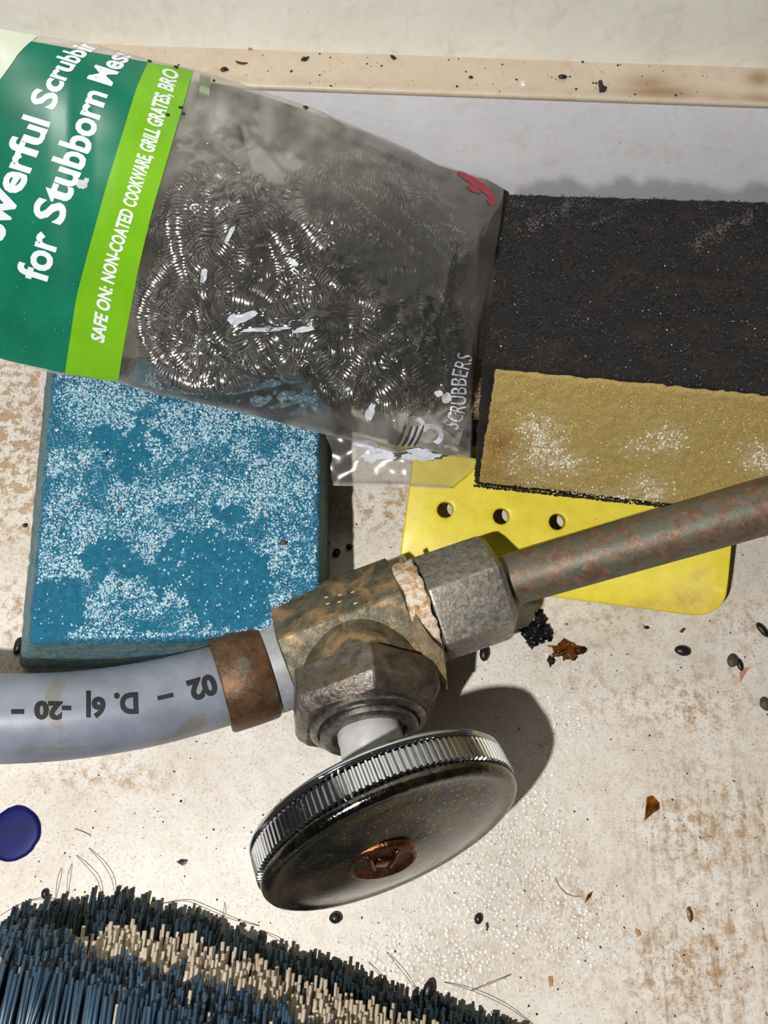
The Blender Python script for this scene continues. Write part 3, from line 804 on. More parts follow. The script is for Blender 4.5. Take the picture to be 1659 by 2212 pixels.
    for (x, y, rx, ry, r) in [(530, 684, 30, 9, -.35), (508, 690, 16, 12, 0), (497, 505, 5, 20, .5), (635, 568, 11, 6, .6), (440, 596, 7, 16, .2), (655, 712, 26, 6, -.2), (570, 712, 50, 5, -.05), (800, 890, 9, 20, .3),
                              (790, 960, 28, 8, .1), (965, 860, 10, 12, .3), (948, 850, 9, 7, 0), (176, 398, 14, 10, .2), (185, 392, 6, 10, .6)]:
        patch('ink_glint_flake', (x, y), rx, ry, r, clearw, .02)
    # lower seam fin of the bag: clear film draped in front of the sponges
    def finz(px, py):
        return lerp(py, [(900, 2.5), (960, 2.15), (1055, 1.75)]) * (1 - .0 * px) - .25 * sm(900 - px, 0, 200) + .06 * nz((px / 50, py / 50, 3))
    V, du = [], []
    for i in range(60):
        k = i / 59; xl = 694 + k * 326
        ytop_ = lerp(xl, YB) - 12
        ybot_ = lerp(xl, [(694, 1048), (720, 1049), (890, 1053), (965, 1057), (1002, 1024), (1020, 1000)])
        for j in range(30):
            q = j / 29; py = ytop_ + (ybot_ - ytop_) * q
            x = xl + (24 * math.exp(-((py - 985) / 45) ** 2) * (1 - k) if py > 935 else 0)
            V.append(P(x, py, finz(x, py))); du.append(.5 * (.18 + .8 * math.exp(-((1 - q) / .06) ** 2) + (.3 if q < .1 else 0)))
    obj('seam_fin', V, [tuple(reversed(f)) for f in grid_faces(60, 30)], film, parent=t, attrs={'dust': du})
    def finpatch(nm, pts, mat, off=.03):
        V = [P(x, y, finz(x, y) + off) for x, y in pts]
        obj(nm, V, [tuple(range(len(V)))], mat, parent=t, smooth=False)
    for k in range(7):   # remains of printed stripes seen through the fold
        x = 856 + k * 6.5
        c = [(x + 4 * j, 968 - 7.5 * j - (2 * (j - 2) ** 2) * .5 - abs(k - 3) * (1.0 if j else 0)) for j in range(6)]
        c = [(a, b) for a, b in c]; V = []
        for (a, b) in c: V += [bagP(a - 1.5, min(b, lerp(a, YB) - 2), .03), bagP(a + 1.5, min(b, lerp(a, YB) - 2), .03)]
        obj('printed_stripe', V, [(2 * i, 2 * i + 1, 2 * i + 3, 2 * i + 2) for i in range(5)], clearw if k % 2 else plain('dark_stripe', srgb(40, 40, 40), .4) if k == 0 else bpy.data.materials['dark_stripe'], parent=t, smooth=False)
    for k in range(11):
        x, y = rnd.uniform(760, 930), rnd.uniform(965, 1000); rx, ry = rnd.uniform(6, 24), rnd.uniform(3, 7)
        finpatch('ink_glint_flake', [(x + rx * (1 + .5 * rnd.uniform(-1, 1)) * math.cos(a), y + ry * (1 + .5 * rnd.uniform(-1, 1)) * math.sin(a)) for a in np.linspace(0, 2 * math.pi, 14, endpoint=False)], clearw)
    for (x, y, rx, ry) in [(915, 985, 34, 9), (820, 985, 36, 7), (905, 975, 20, 8)]:
        finpatch('ink_glint_flake', [(x + rx * (1 + .35 * rnd.uniform(-1, 1)) * math.cos(a), y + ry * (1 + .4 * rnd.uniform(-1, 1)) * math.sin(a)) for a in np.linspace(0, 2 * math.pi, 18, endpoint=False)], clearw)
    dirtm = plain('dark_crumb_on_bag', srgb(46, 34, 26), .7)
    for (x, y, s) in [(390, 232, .05), (362, 248, .05), (660, 228, .07), (323, 124, .05), (380, 142, .06), (462, 174, .04), (396, 245, .04)]:
        obj('stuck_crumb', ICO1[0] * np.array([s, s * .7, s * .6]) + bagP(x, max(y, lerp(x, YT) + 4), .02), ICO1[1], dirtm, parent=t)
build_bag()

# coiled ribbon scrubbers inside the bag
def build_scrubber(cx, cy, rx, ry, rot, seed, length, label):
    r_ = random.Random(seed)
    # smooth wandering path inside an ellipse of the bag
    N = int(length / .02)
    fx = [(r_.uniform(.6, 3.2), r_.uniform(0, 6.28), r_.uniform(.4, 1)) for _ in range(5)]
    fy = [(r_.uniform(.6, 3.2), r_.uniform(0, 6.28), r_.uniform(.4, 1)) for _ in range(5)]
    fz = [(r_.uniform(.5, 2.6), r_.uniform(0, 6.28), r_.uniform(.4, 1)) for _ in range(4)]
    T = length / 4.6
    path = []
    M = 2400
    for i in range(M):
        s = T * i / M
        x = sum(a * math.sin(f * s + p) for f, p, a in fx) / 2.0; y = sum(a * math.sin(f * s + p) for f, p, a in fy) / 2.0
        k = .5 + .5 * max(-1, min(1, sum(a * math.sin(f * s + p) for f, p, a in fz) / 1.6))
        d = math.hypot(x, y)
        if d > 1e-6:
            nd = math.tanh(d * 1.7); x, y = x / d * nd, y / d * nd
        X = cx + rx * x * math.cos(rot) - ry * y * math.sin(rot); Y = cy + rx * x * math.sin(rot) + ry * y * math.cos(rot)
        X = min(X, 1022)
        dm = 1 - min(1, math.hypot(x, y)) ** 3
        zt, zl = bagz(X, Y) - .34, bagz(X, Y, side=-1) + .32
        zt = max(zt, zl + .02)
        mid = (zt + zl) / 2
        path.append(P(X, Y, mid + (zt - zl) * (k - .5) * (.35 + .65 * dm)))
    path = np.array(path)
    sl = np.concatenate([[0], np.cumsum(np.linalg.norm(np.diff(path, axis=0), axis=1))])
    turns_per_cm = 15.0; sps = 10
    n = int(sl[-1] * turns_per_cm * sps)
    s = np.linspace(0, sl[-1], n)
    c = np.stack([np.interp(s, sl, path[:, k]) for k in range(3)], 1)
    tg = np.gradient(c, axis=0); tg /= np.linalg.norm(tg, axis=1)[:, None] + 1e-9
    ref = np.array([.3, .2, .93]); e1 = ref - tg * (tg @ ref)[:, None]; e1 /= np.linalg.norm(e1, axis=1)[:, None] + 1e-9
    e2 = np.cross(tg, e1)
    ph = 2 * np.pi * turns_per_cm * s + .8 * np.sin(s * 3.1) + .5 * np.sin(s * 23.7)
    rad = .205 + .04 * np.sin(s * 1.7 + seed) + .03 * np.sin(s * 5.3) + .025 * np.sin(s * 31.0) + .015 * np.sin(s * 77.0)
    q = c + (e1 * np.cos(ph)[:, None] + e2 * np.sin(ph)[:, None]) * rad[:, None]
    hw = .015
    V = np.empty((2 * n, 3)); V[0::2] = q - tg * hw; V[1::2] = q + tg * hw * (1 + .2 * np.sin(s * 9))[:, None]
    V[:, 2] = np.maximum(V[:, 2], 2.6)
    Fc = [(2 * i, 2 * i + 1, 2 * i + 3, 2 * i + 2) for i in range(n - 1)]
    o = obj('steel_scrubber', V, Fc, STEEL)
    tag(o, label, 'scrubber', 'steel scrubbers inside the plastic bag')
ms = Mat('scrubber_steel', metal=.9, rough=.3)
ms.set('color', ms.ramp(ms.noise(3, 4), [(.3, srgb(136, 134, 132)), (.7, srgb(194, 192, 190))]))
STEEL = ms.m
build_scrubber(470, 605, 195, 235, .22, 3, 280, 'coiled steel scrubber next to the lime band in the bag')
build_scrubber(820, 490, 220, 128, .45, 8, 250, 'coiled steel scrubber in the upper corner of the bag nearest the step')
build_scrubber(790, 720, 225, 150, .2, 21, 280, 'coiled steel scrubber in the lower bag above the printed numeral')

# ------------------------------------------------------------------ shutoff valve, tube and pipe
M0 = P(768, 1378, 1.85); KN = P(852, 1818, 3.25)
NS = nrm(P(822, 1740, 3.05) - M0)
VK = nrm(CAM - KN)
NK = nrm(.305 * VK + .952 * (.388 * nrm(RV - VK * (RV @ VK)) - .922 * nrm(UV - VK * (UV @ VK))))   # the handle sits a little askew on its stem
PN, PF = P(1080, 1259, 2.15), P(1659, 1092, 4.2)
AX = nrm(P(1003, 1287, 2.1) - P(560, 1455, 1.75))            # axis of the body and nut
def mixmetal(nm, dark, light, tan, rough=.45, metal=.75, tanamt=.6, scale=3.0, tancut=.52):
    m = Mat(nm, metal=metal, rough=rough)
    c = m.ramp(m.noise(scale, 7, .7), [(.32, dark), (.68, light)])
    c = m.mix(m.ramp(m.noise(scale * .7, 6, .65, dist=.5), [(tancut, 0.0), (tancut + .16, tanamt)]), c, tan)
    c = m.mix(m.ramp(m.noise(22, 4, .7), [(.58, 0.0), (.68, .7)]), c, tuple(x * .35 for x in dark))
    m.set('color', c)
    m.set('rough', m.ramp(m.noise(7, 5, .7), [(.3, max(.1, rough - .15)), (.7, min(1, rough + .2))]))
    m.set('normal', m.bump(m.noise(16, 5, .7), .35, .03))
    return m.m
def build_valve():
    t = empty('shutoff_valve', (M0[0], M0[1], .3))
    tag(t, 'tarnished brass shutoff valve with a round chrome handle', 'valve')
    brass = mixmetal('tarnished_brass', srgb(74, 68, 54), srgb(126, 118, 96), srgb(184, 148, 104), .5, .6, .8, 2.4, .5)
    nick = mixmetal('dull_nickel', srgb(116, 112, 100), srgb(178, 174, 162), srgb(126, 124, 104), .42, .75, .4, 9.0)
    chrome_worn = mixmetal('worn_chrome', srgb(62, 56, 54), srgb(140, 132, 124), srgb(116, 100, 72), .32, .8, .8, 2.4, .47)
    a0 = P(626, 1425, 1.8)
    ax, e1, e2 = frame(AX)
    L = np.dot(P(882, 1335, 2.0) - a0, ax)
    sec = rounded_poly(6, 1.34, math.radians(-8), .07)
    V, Fc = prism(a0, ax, sec, [(0, .93), (.04, 1), (L - .03, 1), (L, .95)])
    o = sharp(obj('valve_body', V, Fc, brass, parent=t), 12)
    # stamped dots on the upper facet, their glints put in as pale flecks
    nf_ = e1 * math.cos(math.radians(-38)) + e2 * math.sin(math.radians(-38)); pf_ = a0 + nf_ * 1.34 * math.cos(math.radians(30))
    fm = plain('pale_fleck', srgb(206, 186, 160), .5)
    for (x, y) in [(705, 1290), (735, 1285), (708, 1304), (762, 1279), (733, 1300), (768, 1303)]:
        pc = PPL(x, y, pf_, nf_)
        obj('dot_glint', [pc + ax * v[0] * .06 + np.cross(nf_, ax) * v[1] * .025 + nf_ * v[2] * .015 for v in ICO1[0]], ICO1[1], fm, parent=t)
    # boss between body and bonnet
    Mb = M0 + NS * 0
    V, Fc = lathe(Mb, NS, [(.2, .1), (1.24, .1), (1.3, .6), (1.34, .8), (1.36, 1.0), (1.3, 1.04), (1.3, 1.12), (1.1, 1.16)], 64)
    sharp(obj('bonnet_boss', V, Fc, brass, parent=t))
    hexp = rounded_poly(6, 1.62, math.radians(-8), .05)
    V, Fc = prism(Mb, NS, hexp, [(1.08, .95), (1.13, 1.0), (1.72, 1.0), (1.84, .965), (2.0, .86)])
    sharp(obj('bonnet_nut', V, Fc, chrome_worn, parent=t), 12)
    V, Fc = lathe(Mb, NS, [(.2, 1.98), (1.16, 1.99), (1.16, 2.08), (1.1, 2.12), (1.02, 2.12), (1.0, 2.05), (.98, 2.05), (.98, 2.24), (.9, 2.28), (.76, 2.28), (.7, 2.2), (.68, 2.12), (.2, 2.12)], 72)
    sharp(obj('packing_nut', V, Fc, mixmetal('packing_chrome', srgb(90, 86, 84), srgb(170, 166, 160), srgb(110, 98, 80), .22, .9, .4), parent=t), 40)
    V, Fc = lathe(Mb, NS, [(.64, 2.08), (.64, 2.3), (.63, 2.36), (.61, 2.4), (.61, 3.4), (.02, 3.4)], 48)
    obj('stem', V, Fc, plain('white_nylon', srgb(180, 180, 176), .35, vary=.1, scale=3), parent=t)
    # handle: back bead, knurled band, front bead, dished face
    Mb = KN; NB = NS; hb = -.76; KS = .975
    chrome = Mat('chrome', metal=1.0)
    spots = chrome.ramp(chrome.noise(9, 6, .75), [(.6, 0.0), (.7, 1.0)])
    chrome.set('color', chrome.mix(chrome.math('MULTIPLY', spots, .35), srgb(188, 190, 194), srgb(150, 150, 136)))
    chrome.set('rough', chrome.math('MULTIPLY_ADD', spots, .3, .09))
    face = Mat('tarnished_chrome', metal=1.0)
    fn = face.ramp(face.noise(2.2, 7, .7, dist=.6), [(.42, 0.0), (.65, 1.0)])
    cc = face.mix(fn, srgb(76, 76, 80), srgb(110, 102, 80))
    sp = face.ramp(face.noise(17, 5, .7), [(.58, 0.0), (.66, 1.0)])
    cc = face.mix(face.math('MULTIPLY', sp, .6), cc, srgb(196, 200, 176))
    gsp = face.ramp(face.voro(3.1), [(.0, .9), (.05, .7), (.08, 0.0)])
    cc = face.mix(gsp, cc, srgb(126, 170, 140))
    face.set('color', cc); face.set('rough', face.math('MULTIPLY_ADD', fn, .2, .1)); face.set('normal', face.bump(face.noise(14, 5, .7), .3, .02))
    prof = [(.3, hb + .1), (1.6, hb + .1), (2.2, hb + .02), (2.36, hb), (2.48, hb + .03), (2.54, hb + .09), (2.52, hb + .15), (2.46, hb + .17)]
    V, Fc = lathe(Mb, NK, [(a_ * KS, b_) for a_, b_ in prof], 160)
    obj('handle_back', V, Fc, chrome.m, parent=t)
    nt = 132
    def kn(r, h, th, k, i): return r * KS + (.035 * (1 if i % 4 in (0, 1) else -1) if 1 <= k <= 4 else 0)
    V, Fc = lathe(Mb, NK, [(2.40, hb + .17), (2.47, hb + .175), (2.5, hb + .21), (2.5, hb + .59), (2.47, hb + .62), (2.42, hb + .63)], nt * 4, mod=kn)
    o = obj('knurled_rim', V, Fc, chrome.m, parent=t, smooth=False)
    prof = [(2.42, hb + .62), (2.47, hb + .64), (2.5, hb + .70), (2.49, hb + .78), (2.44, hb + .84), (2.36, hb + .865), (2.28, hb + .855), (2.2, hb + .85), (2.0, hb + .90), (1.6, hb + 1.0), (1.1, hb + 1.08), (.6, hb + 1.13), (.0, hb + 1.14)]
    V, Fc = lathe(Mb, NK, [(a_ * KS, b_) for a_, b_ in prof], 160)
    obj('handle_face', V, Fc, face.m, parent=t)
    # copper-coloured medallion in the middle, wheat-like relief
    mc = Mat('worn_copper', metal=1.0, rough=.22)
    mc.set('color', mc.ramp(mc.noise(6, 6, .7), [(.3, srgb(70, 44, 32)), (.55, srgb(140, 90, 64)), (.75, srgb(196, 146, 110))]))
    mc.set('normal', mc.bump(mc.noise(12, 5, .7), .6, .04))
    NM = nrm(.40 * VK + .916 * (.24 * nrm(RV - VK * (RV @ VK)) - .97 * nrm(UV - VK * (UV @ VK))))
    cM = PPL(826, 1860, Mb + NK * (hb + 1.14), NK)
    V, Fc = lathe(cM, NM, [(.63, -.34), (.63, .01), (.60, .04), (.55, .05), (.50, .02), (.3, .01), (0, .01)], 60)
    md = obj('medallion', V, Fc, mc.m, parent=t); md['label'] = 'copper-coloured disc in the middle of the chrome handle'
    a, f1, f2 = frame(NK)
    c0 = cM + NM * .01; a = NM
    rel = nrm(np.array([1, .0, 0]) - a * a[0]); upv = np.cross(a, rel)
    for s in (-1, 1):
        V, Fc = tube([c0 + rel * s * (.12 + .14 * k) + upv * (-.3 + .62 * k) for k in np.linspace(0, 1, 6)], [.03, .05, .06, .06, .05, .02], 8)
        obj('medallion_relief', V, Fc, mc.m, parent=md)
    V, Fc = prism(c0, a, rounded_poly(4, .2, .3, .2), [(-.02, 1), (.035, .9)])
    obj('medallion_relief', V, Fc, mc.m, parent=md)
    # compression nut, threaded neck
    n0 = P(925, 1318, 2.02); Ln = np.dot(P(1084, 1268, 2.15) - n0, ax)
    nax = nrm(P(1085, 1257, 2.17) - P(925, 1312, 2.04))
    V, Fc = prism(n0, nax, rounded_poly(6, 1.20, math.radians(-6), .05), [(0, .9), (.06, .99), (.1, 1), (Ln - .22, 1), (Ln - .12, .98), (Ln, .86)])
    sharp(obj('compression_nut', V, Fc, nick, parent=t), 12)
    V, Fc = lathe(n0, nax, [(.5, -.9), (.95, -.9), (.95, .05), (.5, .05)], 48)
    sharp(obj('threaded_neck', V, Fc, brass, parent=t))
    # torn collar of brown paper and the pointed sheet hanging from it
    pm = Mat('torn_paper', rough=.85)
    cp = pm.ramp(pm.noise(4, 7, .75, dist=.5), [(.34, srgb(150, 108, 68)), (.46, srgb(200, 164, 124)), (.56, srgb(226, 216, 200))])
    cp = pm.mix(pm.ramp(pm.noise(13, 5, .7), [(.6, 0.0), (.7, .6)]), cp, srgb(96, 64, 36))
    pm.set('color', cp); pm.set('normal', pm.bump(pm.noise(14, 6, .75), .9, .05))
    pc = P(898, 1326, 2.0); a_, g1, g2 = frame(nax); nn = 90; V = []
    for k in range(nn + 1):
        th = math.radians(-200 + 330 * k / nn); jag = .07 * nz((k * .4, 1.3, 0)) + .03 * nz((k * 1.1, 7, 0))
        for (r, h) in ((1.04, -.32 + jag), (1.14, -.24 + jag), (1.16, 0.0), (1.15, .2 + .5 * jag), (1.17, .28 - jag), (1.08, .3 - jag)):
            V.append(pc + a_ * h + (g1 * math.cos(th) + g2 * math.sin(th)) * r)
    o = obj('torn_paper_collar', V, grid_faces(nn + 1, 6), pm.m, parent=t); o['label'] = 'torn brown paper collar behind the nut'
    # pointed sheet
    outl = [(866, 1200), (872, 1196), (884, 1222), (893, 1236), (880, 1246), (884, 1290), (905, 1340), (932, 1380), (952, 1400), (957, 1404), (963, 1440), (967, 1488), (961, 1490), (940, 1450), (918, 1415), (893, 1375), (876, 1310), (870, 1260)]
    zc = [2.55, 2.55, 2.5, 2.5, 2.75, 3.05, 3.15, 3.05, 2.95, 2.9, 2.7, 2.4, 2.4, 2.75, 2.95, 3.05, 3.0, 2.75]
    top = [P(x, y, z) for (x, y), z in zip(outl, zc)]
    bot = [p - a_ * .035 - np.array([0, 0, .03]) for p in top]
    n = len(top); V = top + bot
    Fc = [tuple(range(n)), tuple(range(2 * n - 1, n - 1, -1))] + [(i, i + n, (i + 1) % n + n, (i + 1) % n) for i in range(n)]
    bm = bmesh.new(); vs = [bm.verts.new(v) for v in V]
    for f in Fc: bm.faces.new([vs[i] for i in f])
    bmesh.ops.triangulate(bm, faces=bm.faces[:]); bm.verts.index_update()
    V = [v.co[:] for v in bm.verts]; Fc = [[v.index for v in f.verts] for f in bm.faces]; bm.free()
    o = obj('torn_sheet', V, Fc, mixmetal('grimy_sheet', srgb(92, 82, 62), srgb(140, 124, 96), srgb(170, 140, 100), .7, .2), parent=t, smooth=False); o['label'] = 'thin torn sheet with a pointed tip'
    # socket the tube is pushed on
    V, Fc = lathe(a0, AX, [(.5, -.75), (.93, -.75), (.97, -.7), (.97, 0), (.93, .02), (.5, .02)], 56)
    sharp(obj('tube_socket', V, Fc, plain('grey_plastic_collar', srgb(148, 150, 154), .45, vary=.15, scale=8), parent=t))
build_valve()

def build_tube():
    A0 = P(626, 1428, 1.8)
    def catmull(ps, n=14):
        ps = [ps[0] * 2 - ps[1]] + ps + [ps[-1] * 2 - ps[-2]]; out = []
        for i in range(1, len(ps) - 2):
            for k in range(n):
                s = k / n; p0, p1, p2, p3 = ps[i - 1:i + 3]
                out.append(.5 * ((2 * p1) + (-p0 + p2) * s + (2 * p0 - 5 * p1 + 4 * p2 - p3) * s * s + (-p0 + 3 * p1 - 3 * p2 + p3) * s ** 3))
        out.append(ps[-2]); return out
    path = catmull([P(-330, 1548, 3.5), P(-150, 1555, 3.2), P(0, 1552, 2.9), P(150, 1545, 2.6), P(300, 1524, 2.3), P(420, 1496, 2.05), P(520, 1466, 1.9), A0 + AX * .0])
    t = empty('plastic_tube', (path[0][0], path[0][1], 2.5))
    tag(t, 'curved grey plastic water tube with black printed characters', 'tube')
    m = Mat('grey_tube', rough=.4, spec=.5)
    c = m.ramp(m.noise(1.1, 6, .65), [(.3, srgb(112, 117, 130)), (.7, srgb(136, 141, 155))])
    c = m.mix(m.ramp(m.noise(.9, 7, .6, dist=.8), [(.58, 0.0), (.64, .6)]), c, srgb(116, 110, 88))
    m.set('color', c); m.set('normal', m.bump(m.noise(20, 3), .08, .02))
    R = .845
    V, Fc = tube(path, R, 56)
    obj('tube_wall', V, Fc, m.m, parent=t)
    # copper crimp ring
    pr = P(528, 1463, 1.88); ar = nrm(P(580, 1446, 1.8) - P(480, 1478, 1.95))
    V, Fc = lathe(pr, ar, [(.86, -.52), (.98, -.52), (1.02, -.46), (1.03, 0), (1.02, .44), (.99, .5), (.86, .5)], 72)
    cm = Mat('oxidised_copper', metal=.55, rough=.5)
    c = cm.ramp(cm.noise(4, 7, .75), [(.3, srgb(66, 50, 36)), (.7, srgb(120, 86, 60))])
    c = cm.mix(cm.ramp(cm.noise(1.6, 6, .7), [(.55, 0.0), (.68, .8)]), c, srgb(104, 122, 104))
    c = cm.mix(cm.ramp(cm.noise(14, 5, .75), [(.58, 0.0), (.7, .7)]), c, srgb(60, 42, 30))
    cm.set('color', c); cm.set('normal', cm.bump(cm.noise(16, 5), .3, .03))
    o = sharp(obj('crimp_ring', V, Fc, cm.m, parent=t)); o['label'] = 'oxidised copper crimp ring'
    # characters printed on the tube, upside down as seen
    pp = np.array(path); sl = np.concatenate([[0], np.cumsum(np.linalg.norm(np.diff(pp, axis=0), axis=1))])
    def on_tube(px, py):
        # nearest path point in the picture, then the surface point of the tube facing that way
        best = min(range(len(pp) - 1), key=lambda i: abs(proj(pp[i])[0] - px))
        tn = nrm(pp[min(best + 1, len(pp) - 1)] - pp[max(best - 1, 0)]); c = pp[best]
        # plane of the axis facing up, ray / cylinder
        v = nrm(DV * F + RV * (px - CX) + UV * (CY - py)); o_ = CAM - c
        dv = v - tn * np.dot(v, tn); ov = o_ - tn * np.dot(o_, tn)
        A, B, C_ = dv @ dv, 2 * dv @ ov, ov @ ov - (R + .006) ** 2
        D = max(0, B * B - 4 * A * C_)
        return CAM + v * ((-B - math.sqrt(D)) / (2 * A))
    ink = plain('black_ink', srgb(13, 11, 18), .7, vary=.3, scale=20)
    for body, x0, y0, x1, y1, h in [('02', 462, 1456, 402, 1474, 44), ('-', 372, 1490, 338, 1498, 36), ('D.', 298, 1498, 246, 1500, 44), ('6|', 228, 1508, 186, 1508, 42), ('-20', 154, 1518, 74, 1516, 38), ('\u25a0' if False else '-', 52, 1525, 24, 1525, 40)]:
        pts, fc = text_px(body, [(x0, y0), (x1, y1)], h, maxlen=7, bold=.05)
        if body == '-': pass
        obj('printed_character', [on_tube(*q) for q in pts], fc, ink, parent=t, smooth=False)
build_tube()

def build_pipe():
    d = nrm(PF - PN); path = [PN - d * .3 + d * s for s in np.linspace(0, 17, 90)]
    path = [p + np.array([0, 0, .012 * nz((i * .2, 3, 1)) + .13 * max(0, i * 17 / 89 - 6.6) ** 2]) for i, p in enumerate(path)]   # bends up beyond the picture
    V, Fc = tube(path, .565, 48)
    m = Mat('patinated_copper', metal=.35, rough=.5)
    c = m.ramp(m.noise(4.0, 6, .78, dist=.3), [(.3, srgb(78, 62, 50)), (.5, srgb(114, 86, 66)), (.7, srgb(134, 112, 94))])
    c = m.mix(m.ramp(m.noise(2.6, 6, .76, dist=.4), [(.44, 0.0), (.58, .85)]), c, srgb(88, 98, 86))
    c = m.mix(m.ramp(m.noise(4.2, 6, .7), [(.58, 0.0), (.68, .6)]), c, srgb(160, 98, 70))
    c = m.mix(m.ramp(m.noise(11, 6, .75), [(.6, 0.0), (.68, .65)]), c, srgb(110, 152, 142))
    m.set('color', c); m.set('normal', m.bump(m.noise(14, 6, .7), .25, .03))
    o = obj('copper_pipe', V, Fc, m.m)
    tag(o, 'green-patinated copper pipe running from the valve nut to the frame edge', 'pipe')
build_pipe()

# ------------------------------------------------------------------ scrub brush lying on its side
def build_brush():
    L0 = [(-60, 2060), (0, 2010), (30, 1968), (90, 1955), (130, 1945), (180, 1945), (260, 1922), (300, 1945), (350, 1962), (450, 1985), (500, 2012), (560, 2032), (630, 2065), (690, 2080), (730, 2085), (790, 2122), (870, 2150), (950, 2155), (1000, 2180), (1080, 2202), (1160, 2235), (1240, 2265)]
    L1 = [(-60, 2090), (0, 2035), (100, 2010), (170, 2030), (250, 1992), (300, 1990), (380, 2000), (470, 2032), (600, 2078), (700, 2108), (800, 2152), (900, 2188), (1000, 2225), (1240, 2300)]
    L2 = [(-60, 2120), (0, 2020), (60, 2000), (140, 2030), (200, 2052), (290, 2062), (400, 2112), (520, 2132), (620, 2180), (700, 2215), (900, 2290), (1240, 2400)]
    L3 = [(-60, 2200), (0, 2090), (100, 2100), (200, 2130), (300, 2170), (400, 2200), (500, 2240), (700, 2300), (1240, 2460)]
    t = empty('scrub_brush', P(300, 2500, 0.02))
    tag(t, 'scrub brush with slate blue and cream bristles lying on the floor', 'brush')
    sets = {'dark': [[], []], 'cream': [[], []], 'blue': [[], []]}
    r = random.Random(5)
    layers = 15
    def add(kind, tip, d, ln, rad, bend):
        V, Fc = sets[kind]; a, e1, e2 = frame(d, (0, 0, 1)); b = len(V); n = 5
        for k, s in enumerate((0, .25, .6, 1.0)):
            c = tip - d * ln * s + bend * s * s
            for i in range(n):
                th = 2 * math.pi * i / n; rr = rad * (1 if k else .88)
                V.append(c + (e1 * math.cos(th) + e2 * math.sin(th)) * rr)
        for k in range(3):
            for i in range(n): Fc.append((b + k * n + i, b + (k + 1) * n + i, b + (k + 1) * n + (i + 1) % n, b + k * n + (i + 1) % n))
        Fc.append(tuple(b + i for i in range(n)))
    for j in range(layers):
        f = j / (layers - 1); z0 = .12 + 2.3 * f
        for px in np.arange(-60, 1180, 7.4):
            x = px + r.uniform(-4, 4)
            l0, l1, l2, l3 = lerp(x, L0), lerp(x, L1), lerp(x, L2), lerp(x, L3)
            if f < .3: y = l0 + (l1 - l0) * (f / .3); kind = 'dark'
            elif f < .62: y = l1 + (l2 - l1) * ((f - .3) / .32); kind = 'cream'
            else: y = l2 + (l3 - l2) * ((f - .62) / .38); kind = 'blue'
            if kind == 'cream' and (x < 165 + 18 * r.uniform(-1, 1)): kind = 'blue'
            if kind == 'cream' and r.random() < .03: kind = 'blue'
            if kind == 'blue' and f > .62 and r.random() < .03: kind = 'cream'
            y += r.uniform(-20, 20) + 16 * nz((x / 22.0, f * 9, 2))
            if y > 2330: continue
            tip = P(x, y, z0 + r.uniform(-.06, .06))
            lean = .05 + .10 * sm(250 - x, 0, 300) + r.uniform(-.05, .05) + (r.uniform(-.15, .3) if r.random() < .08 else 0)
            d = nrm(np.array([lean, 1, .05 + .1 * f + r.uniform(-.04, .04)]))
            rad = {'dark': .042, 'cream': .044, 'blue': .046}[kind] * r.uniform(.8, 1.15)
            add(kind, tip, d, 4.6 + r.uniform(-.3, .3), rad, np.array([r.uniform(-.25, .25), 0, r.uniform(-.06, .02)]))
    mats = {}
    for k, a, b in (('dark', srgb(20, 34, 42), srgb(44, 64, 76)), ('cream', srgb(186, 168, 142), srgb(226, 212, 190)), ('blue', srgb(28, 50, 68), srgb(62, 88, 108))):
        m = Mat('bristle_' + k, rough=.38, spec=.5)
        m.set('color', m.ramp(m.noise(5, 4, .7, co=m.co((1, .12, 1))), [(.32, a), (.68, b)])); mats[k] = m.m
    names = {'dark': 'lower_blue_bristles', 'cream': 'cream_bristles', 'blue': 'upper_blue_bristles'}
    for k, (V, Fc) in sets.items():
        V = np.array(V); V[:, 2] = np.maximum(V[:, 2], .02)
        o = obj(names[k], V, Fc, mats[k], parent=t); o['kind'] = 'stuff'
    # block that carries the bristles, beyond the lower edge of the picture
    yb = P(300, 2330, 1.2)[1] - 2.4
    x0, x1 = P(-120, 2300, 1)[0], P(1150, 2300, 1)[0]
    V, Fc = rbox([(x0, yb - 2.2, .02), (x1, yb - 3.6, .02), (x0, yb, .02), (x1, yb - 1.2, .02), (x0, yb - 2.2, 2.7), (x1, yb - 3.6, 2.7), (x0, yb, 2.7), (x1, yb - 1.2, 2.7)], (11, 2.2, 2.7), .4, (12, 6, 6))
    obj('brush_block', V, Fc, plain('brush_plastic', srgb(200, 200, 196), .4, vary=.06), parent=t)
build_brush()

